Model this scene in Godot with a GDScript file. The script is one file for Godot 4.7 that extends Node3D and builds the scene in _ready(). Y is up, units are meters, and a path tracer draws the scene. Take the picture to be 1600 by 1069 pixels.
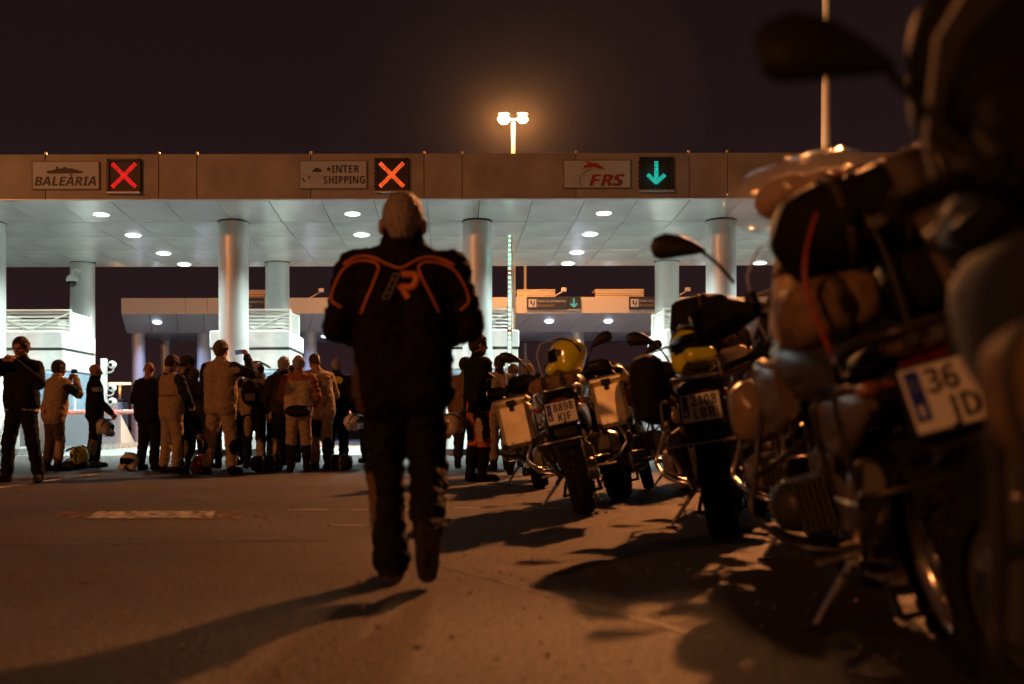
extends Node3D
# A ferry port at night: motorcycle riders wait in front of the lanes of a toll canopy.
# Metres, y up. The camera looks along -Z; "d" below is the distance in front of it.

const EYE_HIGH := 0.70
var mats := {}
var cache := {}
var used := {}
var texs := {}


# ------------------------------------------------------------------ shapes
class G:
	var st := SurfaceTool.new()
	var xf := Transform3D.IDENTITY
	var flip := false
	var gid := 1

	func _init() -> void:
		st.begin(Mesh.PRIMITIVE_TRIANGLES)

	func to(t: Transform3D) -> G:
		xf = t
		flip = t.basis.determinant() < 0.0
		return self

	func flat() -> void:
		st.set_smooth_group(-1)

	func smooth() -> void:
		gid += 1
		st.set_smooth_group(gid)

	func tri(a: Vector3, b: Vector3, c: Vector3) -> void:
		st.add_vertex(xf * a)
		if flip:
			st.add_vertex(xf * b)
			st.add_vertex(xf * c)
		else:
			st.add_vertex(xf * c)
			st.add_vertex(xf * b)

	func quad(a: Vector3, b: Vector3, c: Vector3, d: Vector3) -> void:
		tri(a, b, c)
		tri(a, c, d)

	func box(c: Vector3, s: Vector3, bevel := 0.0) -> G:
		flat()
		var h := s * 0.5
		var b := minf(bevel, minf(h.x, minf(h.y, h.z)) * 0.9)
		for ax in 3:
			for sg in [-1.0, 1.0]:
				var u := (ax + 1) % 3
				var w := (ax + 2) % 3
				var n := Vector3.ZERO
				n[ax] = sg * h[ax]
				var pu := Vector3.ZERO
				pu[u] = h[u] - b
				var pw := Vector3.ZERO
				pw[w] = h[w] - b
				if sg > 0:
					quad(c + n - pu - pw, c + n + pu - pw, c + n + pu + pw, c + n - pu + pw)
				else:
					quad(c + n - pu - pw, c + n - pu + pw, c + n + pu + pw, c + n + pu - pw)
		if b > 0.0:
			for ax in 3:
				var u := (ax + 1) % 3
				var w := (ax + 2) % 3
				for su in [-1.0, 1.0]:
					for sw in [-1.0, 1.0]:
						var l := Vector3.ZERO
						l[ax] = h[ax] - b
						var p := Vector3.ZERO
						p[u] = su * h[u]
						p[w] = sw * (h[w] - b)
						var q := Vector3.ZERO
						q[u] = su * (h[u] - b)
						q[w] = sw * h[w]
						if su * sw > 0:
							_q(c + p - l, c + q - l, c + q + l, c + p + l)
						else:
							_q(c + p - l, c + p + l, c + q + l, c + q - l)
			for sx in [-1.0, 1.0]:
				for sy in [-1.0, 1.0]:
					for sz in [-1.0, 1.0]:
						var px := c + Vector3(sx * h.x, sy * (h.y - b), sz * (h.z - b))
						var py := c + Vector3(sx * (h.x - b), sy * h.y, sz * (h.z - b))
						var pz := c + Vector3(sx * (h.x - b), sy * (h.y - b), sz * h.z)
						if sx * sy * sz > 0:
							tri(px, py, pz)
						else:
							tri(px, pz, py)
		return self

	func _q(a: Vector3, b: Vector3, c: Vector3, d: Vector3) -> void:
		quad(a, b, c, d)

	# a tube through points; r is one radius or one per point
	func tube(pts: Array, r, n := 8, caps := true) -> G:
		var k := pts.size()
		var rings := []
		var t0: Vector3 = (pts[1] - pts[0]).normalized()
		var up := Vector3.UP if absf(t0.y) < 0.9 else Vector3.RIGHT
		var sx := t0.cross(up).normalized()
		for i in k:
			var t: Vector3
			if i == 0:
				t = (pts[1] - pts[0]).normalized()
			elif i == k - 1:
				t = (pts[k - 1] - pts[k - 2]).normalized()
			else:
				t = ((pts[i + 1] - pts[i]).normalized() + (pts[i] - pts[i - 1]).normalized()).normalized()
			sx = (sx - t * sx.dot(t)).normalized()
			var sy := sx.cross(t)
			var rr: float = r[i] if r is Array else r
			var ring := []
			for j in n:
				var a := TAU * j / n
				ring.append(pts[i] + (sx * cos(a) - sy * sin(a)) * rr)
			rings.append(ring)
		return loft(rings, caps)

	# closed rings joined one after the other (each ring counter-clockwise seen from the last ring's side)
	func loft(rings: Array, caps := true) -> G:
		smooth()
		var n: int = rings[0].size()
		for i in rings.size() - 1:
			for j in n:
				var j2 := (j + 1) % n
				quad(rings[i][j], rings[i][j2], rings[i + 1][j2], rings[i + 1][j])
		if caps:
			flat()
			for e in [0, rings.size() - 1]:
				var c := Vector3.ZERO
				for p in rings[e]:
					c += p
				c /= n
				for j in n:
					var j2 := (j + 1) % n
					if e == 0:
						tri(c, rings[e][j2], rings[e][j])
					else:
						tri(c, rings[e][j], rings[e][j2])
		return self

	# profile of (radius, height) pairs from bottom to top, turned round the y axis
	func lathe(prof: Array, n := 24, caps := true, hard := false) -> G:
		var rings := []
		for p in prof:
			var ring := []
			for j in n:
				var a := -TAU * j / n
				ring.append(Vector3(cos(a) * p.x, p.y, sin(a) * p.x))
			rings.append(ring)
		if hard:
			for i in rings.size() - 1:
				loft([rings[i], rings[i + 1]], false)
			if caps:
				loft2caps(rings)
			return self
		return loft(rings, caps)

	func loft2caps(rings: Array) -> void:
		flat()
		var n: int = rings[0].size()
		for e in [0, rings.size() - 1]:
			var c := Vector3.ZERO
			for p in rings[e]:
				c += p
			c /= n
			for j in n:
				var j2 := (j + 1) % n
				if e == 0:
					tri(c, rings[e][j2], rings[e][j])
				else:
					tri(c, rings[e][j], rings[e][j2])

	func ball(c: Vector3, r: Vector3, n := 14, m := 9) -> G:
		smooth()
		for i in m:
			var a0 := PI * i / m - PI / 2
			var a1 := PI * (i + 1) / m - PI / 2
			for j in n:
				var b0 := -TAU * j / n
				var b1 := -TAU * (j + 1) / n
				var p00 := c + Vector3(cos(a0) * cos(b0), sin(a0), cos(a0) * sin(b0)) * r
				var p01 := c + Vector3(cos(a0) * cos(b1), sin(a0), cos(a0) * sin(b1)) * r
				var p10 := c + Vector3(cos(a1) * cos(b0), sin(a1), cos(a1) * sin(b0)) * r
				var p11 := c + Vector3(cos(a1) * cos(b1), sin(a1), cos(a1) * sin(b1)) * r
				if i > 0:
					tri(p00, p01, p11)
				if i < m - 1:
					tri(p00, p11, p10)
		return self

	# polygon in the xy plane (counter-clockwise seen from +z), front face at z = depth, back at 0
	func prism(poly: Array, depth: float, z0 := 0.0) -> G:
		flat()
		var pv := PackedVector2Array(poly)
		if Geometry2D.is_polygon_clockwise(pv):
			pv.reverse()
		var ix := Geometry2D.triangulate_polygon(pv)
		for i in range(0, ix.size(), 3):
			var a := pv[ix[i]]
			var b := pv[ix[i + 1]]
			var c := pv[ix[i + 2]]
			if (b - a).cross(c - a) < 0:
				var s := b
				b = c
				c = s
			tri(Vector3(a.x, a.y, z0 + depth), Vector3(b.x, b.y, z0 + depth), Vector3(c.x, c.y, z0 + depth))
			tri(Vector3(a.x, a.y, z0), Vector3(c.x, c.y, z0), Vector3(b.x, b.y, z0))
		for i in pv.size():
			var a := pv[i]
			var b := pv[(i + 1) % pv.size()]
			quad(Vector3(a.x, a.y, z0), Vector3(b.x, b.y, z0), Vector3(b.x, b.y, z0 + depth), Vector3(a.x, a.y, z0 + depth))
		return self

	func lathe_at(c: Vector3, r: float) -> void:
		ball(c, Vector3(r, r * 0.35, r), 12, 5)

	func done() -> ArrayMesh:
		st.generate_normals()
		st.index()
		return st.commit()


func ring(z: float, cx: float, cy: float, w: float, h: float, e := 2.4, n := 20) -> Array:
	# a rounded-box ring in the plane of that z; rings go from +z to -z
	var out := []
	for j in n:
		var a := -TAU * j / n
		var c := cos(a)
		var s := sin(a)
		out.append(Vector3(cx + signf(c) * pow(absf(c), 2.0 / e) * w * 0.5, cy + signf(s) * pow(absf(s), 2.0 / e) * h * 0.5, z))
	return out


func curve(pts: Array, per := 5) -> Array:
	# a smooth line through the points
	var out := []
	for i in pts.size() - 1:
		var p0: Vector3 = pts[maxi(i - 1, 0)]
		var p1: Vector3 = pts[i]
		var p2: Vector3 = pts[i + 1]
		var p3: Vector3 = pts[mini(i + 2, pts.size() - 1)]
		for k in per:
			out.append(p1.cubic_interpolate(p2, p0, p3, float(k) / per))
	out.append(pts[-1])
	return out


func at(p: Vector3, yaw := 0.0, pitch := 0.0, roll := 0.0) -> Transform3D:
	return Transform3D(Basis.from_euler(Vector3(deg_to_rad(pitch), deg_to_rad(yaw), deg_to_rad(roll))), p)


# ------------------------------------------------------------------ nodes
func numbered(called: String) -> String:
	var k: int = used.get(called, -1) + 1
	used[called] = k
	return called if k == 0 else "%s_%03d" % [called, k]


func tag(o: Node3D, label: String, category: String, group := "", kind := "") -> Node3D:
	if label:
		o.set_meta("label", label)
	if category:
		o.set_meta("category", category)
	if group:
		o.set_meta("group", group)
	if kind:
		o.set_meta("kind", kind)
	return o


func thing(called: String, label: String, category: String, t := Transform3D.IDENTITY, group := "") -> Node3D:
	var o := Node3D.new()
	o.name = numbered(called)
	o.transform = t
	add_child(o)
	return tag(o, label, category, group)


func part(parent: Node3D, called: String, mesh: Mesh, m: Material, t := Transform3D.IDENTITY) -> MeshInstance3D:
	var o := MeshInstance3D.new()
	o.name = called if parent != self else numbered(called)
	o.mesh = mesh
	o.material_override = m
	o.transform = t
	parent.add_child(o, true)
	return o


func structure(called: String, mesh: Mesh, m: Material, t := Transform3D.IDENTITY) -> MeshInstance3D:
	var o := part(self, called, mesh, m, t)
	o.set_meta("kind", "structure")
	return o


func lamp(parent: Node3D, p: Vector3, c: Color, energy: float, size: float, reach := 60.0) -> OmniLight3D:
	var l := OmniLight3D.new()
	l.name = "lamp_light"
	l.position = p
	l.light_color = c
	l.light_energy = energy
	l.light_size = size
	l.omni_range = reach
	l.omni_attenuation = 2.0
	l.shadow_enabled = true
	parent.add_child(l, true)
	return l


func beam(parent: Node3D, p: Vector3, c: Color, energy: float, size: float, half: float) -> void:
	# a lamp that throws its light straight down
	var l := SpotLight3D.new()
	l.name = "lamp_beam"
	l.light_color = c
	l.light_energy = energy
	l.light_size = size
	l.spot_angle = half
	l.spot_angle_attenuation = 0.7
	l.spot_range = 40.0
	l.spot_attenuation = 2.0
	l.shadow_enabled = true
	parent.add_child(l, true)
	l.transform = Transform3D(Basis(Vector3.RIGHT, -PI / 2), p)


# ------------------------------------------------------------------ materials
func lin(r: float, g: float, b: float, a := 1.0) -> Color:
	return Color(r, g, b, a).linear_to_srgb()


func noise_tex(key: String, freq: float, sd: int, lo: float, hi: float, size := 512, octaves := 5, kind := FastNoiseLite.TYPE_SIMPLEX_SMOOTH, normal := false, bump := 4.0) -> NoiseTexture2D:
	if texs.has(key):
		return texs[key]
	var n := FastNoiseLite.new()
	n.noise_type = kind
	n.frequency = freq
	n.seed = sd
	n.fractal_octaves = octaves
	var t := NoiseTexture2D.new()
	t.width = size
	t.height = size
	t.seamless = true
	t.noise = n
	if normal:
		t.as_normal_map = true
		t.bump_strength = bump
	else:
		var g := Gradient.new()
		g.offsets = PackedFloat32Array([0.15, 0.85])
		g.colors = PackedColorArray([Color(lo, lo, lo), Color(hi, hi, hi)])
		t.color_ramp = g
	texs[key] = t
	return t


func mat(key: String, r := 0.5, g := 0.5, b := 0.5, rough := 0.6, metal := 0.0) -> StandardMaterial3D:
	if mats.has(key):
		return mats[key]
	var m := StandardMaterial3D.new()
	m.resource_name = key
	m.albedo_color = lin(r, g, b)
	m.roughness = rough
	m.metallic = metal
	mats[key] = m
	return m


func textured(m: StandardMaterial3D, tex: Texture2D, scale: float, rough_tex: Texture2D = null, normal_tex: Texture2D = null, strength := 1.0, world := false) -> StandardMaterial3D:
	m.uv1_triplanar = true
	m.uv1_world_triplanar = world
	m.uv1_scale = Vector3(scale, scale, scale)
	if tex:
		m.albedo_texture = tex
	if rough_tex:
		m.roughness_texture = rough_tex
	if normal_tex:
		m.normal_enabled = true
		m.normal_texture = normal_tex
		m.normal_scale = strength
	return m


func glow(key: String, r: float, g: float, b: float, energy: float) -> StandardMaterial3D:
	var m := mat(key, 0.1, 0.1, 0.1, 0.4)
	m.emission_enabled = true
	m.emission = lin(r, g, b)
	m.emission_energy_multiplier = energy
	return m


func pane(key: String, alpha: float, r := 0.9, g := 0.9, b := 0.9, rough := 0.05) -> StandardMaterial3D:
	var m := mat(key, r, g, b, rough)
	m.transparency = BaseMaterial3D.TRANSPARENCY_ALPHA
	m.albedo_color = Color(m.albedo_color, alpha)
	return m


func lettering(text: String, height: float, depth: float, family := "Droid Sans", weight := 700, slant := 0.0, narrow := 1.0) -> ArrayMesh:
	var key := "text|%s|%s|%s|%s|%s" % [text, height, family, slant, narrow]
	if cache.has(key):
		return cache[key]
	var f := SystemFont.new()
	f.font_names = PackedStringArray([family])
	f.font_weight = weight
	var t := TextMesh.new()
	t.text = text
	t.font = f
	t.font_size = 64
	t.pixel_size = height / 46.0
	t.depth = depth
	t.curve_step = 2.0
	var a := t.get_mesh_arrays() if t.has_method("get_mesh_arrays") else t.surface_get_arrays(0)
	var v: PackedVector3Array = a[Mesh.ARRAY_VERTEX]
	for i in v.size():
		v[i] = Vector3(v[i].x * narrow + v[i].y * slant, v[i].y, v[i].z)
	var arr := []
	arr.resize(Mesh.ARRAY_MAX)
	arr[Mesh.ARRAY_VERTEX] = v
	arr[Mesh.ARRAY_NORMAL] = a[Mesh.ARRAY_NORMAL]
	arr[Mesh.ARRAY_INDEX] = a[Mesh.ARRAY_INDEX]
	var m := ArrayMesh.new()
	m.add_surface_from_arrays(Mesh.PRIMITIVE_TRIANGLES, arr)
	cache[key] = m
	return m

const DOWN := 54.0       # each downlight under the toll canopy
const LAMP := 100.0       # each head of the twin lamp
const MAST := 1500.0     # the high mast beyond the canopy
const MAST_REAR := 950.0
const HAZE := 0.00028


func _ready() -> void:
	var tar := mat("bike_black", 0.014, 0.0135, 0.014, 0.42)
	tar.metallic_specular = 0.3
	# camera: held low, level, the frame shifted off the lens axis as in the photograph
	var f := 1556.0
	var cam := Camera3D.new()
	cam.name = "camera"
	var lens := CameraAttributesPhysical.new()
	lens.frustum_focal_length = 35.0
	lens.frustum_near = 0.05
	lens.frustum_far = 900.0
	lens.exposure_aperture = 1.5
	lens.frustum_focus_distance = 17.0
	cam.attributes = lens
	add_child(cam)
	cam.projection = Camera3D.PROJECTION_FRUSTUM
	cam.near = 0.05
	cam.far = 900.0
	cam.keep_aspect = Camera3D.KEEP_HEIGHT
	cam.size = 1069.0 / f * cam.near
	cam.frustum_offset = Vector2(94.0, 128.5) / f * cam.near
	cam.position = Vector3(0, EYE_HIGH, 0)
	cam.rotation_degrees = Vector3(0, 0, -0.14)
	cam.current = true
	# night sky over a lit port
	var env := Environment.new()
	env.background_mode = Environment.BG_SKY
	var sky := Sky.new()
	var sm := ProceduralSkyMaterial.new()
	sm.sky_top_color = lin(0.0105, 0.0055, 0.0051)
	sm.sky_horizon_color = lin(0.026, 0.0125, 0.0145)
	sm.sky_curve = 0.15
	sm.ground_horizon_color = lin(0.02, 0.0105, 0.011)
	sm.ground_bottom_color = lin(0.008, 0.005, 0.004)
	sky.sky_material = sm
	env.sky = sky
	env.tonemap_mode = Environment.TONE_MAPPER_LINEAR
	env.tonemap_exposure = 1.0
	env.volumetric_fog_enabled = true
	env.volumetric_fog_density = 0.0
	env.sdfgi_enabled = true
	env.ssao_enabled = true
	env.ssil_enabled = true
	var we := WorldEnvironment.new()
	we.name = "environment"
	we.environment = env
	add_child(we)
	# the lamps that light the place
	mast("tall tapered steel mast rising behind the canopy above the motorcycles", Vector3(13.56, 0, -36), 17.9, 0.4, MAST, -22.0)
	mast("tall tapered steel mast standing behind the photographer, lighting the riders' backs", Vector3(-44, 0, 32), 21.0, 0.4, MAST_REAR, 128.0)
	mast("lamp mast far behind the photographer, mirrored in the metal cases", Vector3(-9, 0, 100), 9.0, 0.25, 600.0, 174.0)
	twin_lamp(Vector3(2.12, 0, -34), 11.1)
	# the place
	ground()
	canopy()
	signs()
	far_canopy()
	for e in [[0, "white booth at the far left of the canopy beside the dome camera", 2.24, true], [1, "white booth behind the crowd with a lit blue window", 2.06, true], [2, "white booth behind the walking man and the green arm", 2.1, false], [3, "white booth behind the motorcycles with pale louvred roof screen", 2.1, false], [4, "white booth at the far end, hidden behind the luggage", 2.1, false]]:
		booth(e[1], ISLES[e[0]] + (0.0 if e[0] == 0 else 0.06), e[2], e[3])
	for e in [[0, "kerbed island carrying the booth beside the dome camera"], [1, "kerbed island behind the standing crowd"], [2, "kerbed island behind the walking man"], [3, "kerbed island behind the yellow helmet motorcycle"], [4, "kerbed island at the far end behind the luggage"]]:
		isle(e[1], ISLES[e[0]])
	barrier("lowered red and white barrier arm with red lights behind the men at the first booth", -9.75, 1.0, false, Color(1.0, 0.06, 0.04))
	barrier("lowered red and white barrier arm behind the crowd", -3.95, 1.0, false, Color(1.0, 0.06, 0.04))
	barrier("raised barrier arm standing upright with a strip of green lights", 1.37, 1.0, true, Color(0.3, 1.0, 0.8))
	lane_signal("red cross of lights in a black box beside the ferry silhouette board", -7.2, 6.19, -21.9, 0.735, "cross", Color(1.0, 0.012, 0.016), 1.5, "lane signals on the toll fascia")
	lane_signal("orange red cross of lights in a black box above the walking man", -1.31, 6.19, -21.9, 0.735, "cross", Color(1.0, 0.11, 0.02), 1.9, "lane signals on the toll fascia")
	lane_signal("large green down arrow in a black box beside the dolphin board", 4.51, 6.2, -21.9, 0.735, "arrow", Color(0.01, 0.78, 0.6), 1.2, "lane signals on the toll fascia")
	fittings()
	far_things()
	people()
	walking_man()
	bikes()


# ------------------------------------------------------------------ the port
const LANES := [-14.0, -8.15, -2.3, 3.55, 9.4, 15.25]
const ISLES := [-11.08, -5.23, 0.62, 6.47, 12.32]
var white_lamp: Color


func ground() -> void:
	var asphalt := mat("asphalt", 0.104, 0.088, 0.076, 0.72)
	textured(asphalt, noise_tex("asphalt_tone", 0.09, 21, 0.3, 1.0, 1024, 5), 0.3, null, null, 1.0, true)
	asphalt.detail_enabled = true
	asphalt.detail_uv_layer = BaseMaterial3D.DETAIL_UV_2
	asphalt.uv2_triplanar = true
	asphalt.uv2_world_triplanar = true
	asphalt.uv2_scale = Vector3(0.06, 0.06, 0.06)
	asphalt.detail_blend_mode = BaseMaterial3D.BLEND_MODE_MUL
	asphalt.heightmap_enabled = true
	asphalt.heightmap_texture = noise_tex("asphalt_grit", 0.35, 33, 0.0, 1.0, 1024, 4)
	asphalt.heightmap_scale = 1.5
	var stain := Image.create(512, 512, false, Image.FORMAT_RGBA8)
	var a := FastNoiseLite.new()
	a.seed = 77
	a.frequency = 0.011
	a.fractal_octaves = 5
	var b := FastNoiseLite.new()
	b.noise_type = FastNoiseLite.TYPE_CELLULAR
	b.seed = 4
	b.frequency = 0.05
	for y in 512:
		for x in 512:
			# two periods blended, so that the sheet repeats without a seam
			var u := x / 512.0
			var w := y / 512.0
			var v := 0.0
			for q in [[0, 0], [1, 0], [0, 1], [1, 1]]:
				var wt: float = (u if q[0] == 0 else 1.0 - u) * (w if q[1] == 0 else 1.0 - w)
				v += wt * a.get_noise_2d(x - q[0] * -512.0, y - q[1] * -512.0)
			v = clampf(0.84 + v * 0.85, 0.42, 1.0)
			stain.set_pixel(x, y, Color(v, v * 0.995, v * 0.985, 1.0))
	asphalt.detail_albedo = ImageTexture.create_from_image(stain)
	var g := G.new()
	g.flat()
	g.quad(Vector3(-400, 0, 400), Vector3(400, 0, 400), Vector3(400, 0, -500), Vector3(-400, 0, -500))
	structure("ground", g.done(), asphalt)
	# pale concrete of the lanes under the canopy
	var pale := mat("lane_concrete", 0.27, 0.285, 0.265, 0.9)
	textured(pale, noise_tex("concrete_tone", 0.015, 6, 0.7, 1.0, 512, 5), 0.2, null, noise_tex("concrete_relief", 0.1, 9, 0, 1, 256, 4, FastNoiseLite.TYPE_SIMPLEX_SMOOTH, true, 3.0), 0.4, true)
	g = G.new()
	g.flat()
	g.quad(Vector3(-17, 0.004, -22.5), Vector3(18.5, 0.004, -22.5), Vector3(18.5, 0.004, -33), Vector3(-17, 0.004, -33))
	structure("road_surface", g.done(), pale)
	# painted line along the lane, worn
	var paint := mat("worn_paint", 0.5, 0.5, 0.47, 0.7)
	paint.transparency = BaseMaterial3D.TRANSPARENCY_ALPHA_SCISSOR
	paint.alpha_scissor_threshold = 0.5
	paint.uv1_triplanar = true
	paint.uv1_world_triplanar = true
	paint.uv1_scale = Vector3(0.7, 0.7, 0.7)
	paint.albedo_texture = wear(31, 0.16)
	for x in [-5.08, -10.95, 0.62, 6.45]:
		g = G.new()
		g.flat()
		var near: float = -10.6 if x < -5.0 else -15.5
		g.quad(Vector3(x - 0.07, 0.004, near), Vector3(x + 0.07, 0.004, near), Vector3(x + 0.07, 0.004, -21.8), Vector3(x - 0.07, 0.004, -21.8))
		structure("road_marking", g.done(), paint)
	# the worn painted panel on the asphalt: a grey-white field with lost lettering and rusty ends
	var rust := mat("ochre_paint", 0.15, 0.085, 0.05, 0.8)
	rust.transparency = BaseMaterial3D.TRANSPARENCY_ALPHA_SCISSOR
	rust.alpha_scissor_threshold = 0.5
	rust.uv1_triplanar = true
	rust.uv1_world_triplanar = true
	rust.uv1_scale = Vector3(0.9, 0.9, 0.9)
	rust.albedo_texture = wear(8, 0.02)
	g = G.new()
	g.flat()
	g.quad(Vector3(-3.0, 0.004, -7.42), Vector3(-1.55, 0.004, -7.42), Vector3(-1.7, 0.004, -8.02), Vector3(-3.15, 0.004, -8.02))
	structure("road_marking", g.done(), rust)
	g = G.new()
	g.flat()
	g.quad(Vector3(-2.72, 0.008, -7.4), Vector3(-1.78, 0.008, -7.4), Vector3(-1.9, 0.008, -8.0), Vector3(-2.84, 0.008, -8.0))
	var panel := mat("panel_paint", 0.42, 0.42, 0.4, 0.7)
	panel.transparency = BaseMaterial3D.TRANSPARENCY_ALPHA_SCISSOR
	panel.alpha_scissor_threshold = 0.5
	panel.uv1_triplanar = true
	panel.uv1_world_triplanar = true
	panel.uv1_scale = Vector3(1.1, 1.1, 1.1)
	panel.albedo_texture = wear(55, 0.1)
	structure("road_marking", g.done(), panel)
	# scuffed white paint left on the asphalt, and darker repair strips
	for e in [[-1.35, -8.15, 1.25, 0.05], [0.0, -8.3, 0.9, 0.04], [-0.9, -6.9, 0.35, 0.03]]:
		g = G.new()
		g.flat()
		g.quad(Vector3(e[0], 0.004, e[1]), Vector3(e[0] + e[2], 0.004, e[1] + 0.06), Vector3(e[0] + e[2], 0.004, e[1] + 0.06 - e[3]), Vector3(e[0], 0.004, e[1] - e[3]))
		structure("road_marking", g.done(), paint)
	var tar := mat("tar_seam", 0.05, 0.046, 0.043, 0.6)
	var bend_rng := RandomNumberGenerator.new()
	bend_rng.seed = 5
	for e in [[Vector3(-4.5, 0.004, -5.6), Vector3(-0.7, 0.004, -6.05)], [Vector3(-0.2, 0.004, -5.2), Vector3(0.9, 0.004, -3.1)], [Vector3(-6.5, 0.004, -9.4), Vector3(0.4, 0.004, -9.9)]]:
		g = G.new()
		g.flat()
		var line := []
		for i in 41:
			line.append(e[0].lerp(e[1], i / 40.0) + Vector3(0, 0, bend_rng.randf_range(-0.02, 0.02)))
		for i in 40:
			var wd := Vector3(0, 0, bend_rng.randf_range(0.008, 0.02))
			g.quad(line[i] + wd, line[i + 1] + wd, line[i + 1] - wd, line[i] - wd)
		structure("road_seam", g.done(), tar)
	# loose chips and pebbles on the asphalt
	var chip := G.new()
	chip.ball(Vector3.ZERO, Vector3(1, 0.6, 0.8), 6, 4)
	var mm := MultiMesh.new()
	mm.transform_format = MultiMesh.TRANSFORM_3D
	mm.mesh = chip.done()
	mm.instance_count = 900
	var rng := RandomNumberGenerator.new()
	rng.seed = 11
	for i in 900:
		var d := 2.2 + pow(rng.randf(), 1.6) * 13.0
		var s := rng.randf_range(0.003, 0.008) if rng.randf() < 0.9 else rng.randf_range(0.009, 0.016)
		var bs := Basis.from_euler(Vector3(0, rng.randf() * TAU, 0)).scaled(Vector3(s, s, s))
		mm.set_instance_transform(i, Transform3D(bs, Vector3(rng.randf_range(-0.52, 0.5) * d, s * 0.3, -d)))
	var grit := MultiMeshInstance3D.new()
	grit.name = "gravel"
	grit.multimesh = mm
	grit.material_override = mat("chip_stone", 0.2, 0.18, 0.15, 0.7)
	add_child(grit)
	tag(grit, "loose chips and pebbles scattered over the asphalt", "gravel", "", "stuff")


func wear(sd: int, bias: float) -> ImageTexture:
	var im := Image.create(256, 256, false, Image.FORMAT_RGBA8)
	var n := FastNoiseLite.new()
	n.seed = sd
	n.frequency = 0.03
	n.fractal_octaves = 5
	for y in 256:
		for x in 256:
			var v := n.get_noise_2d(x, y)
			im.set_pixel(x, y, Color(0.85 + v * 0.3, 0.85 + v * 0.3, 0.85 + v * 0.3, 1.0 if v + bias > 0.0 or v < -0.55 else 0.0))
	return ImageTexture.create_from_image(im)


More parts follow.
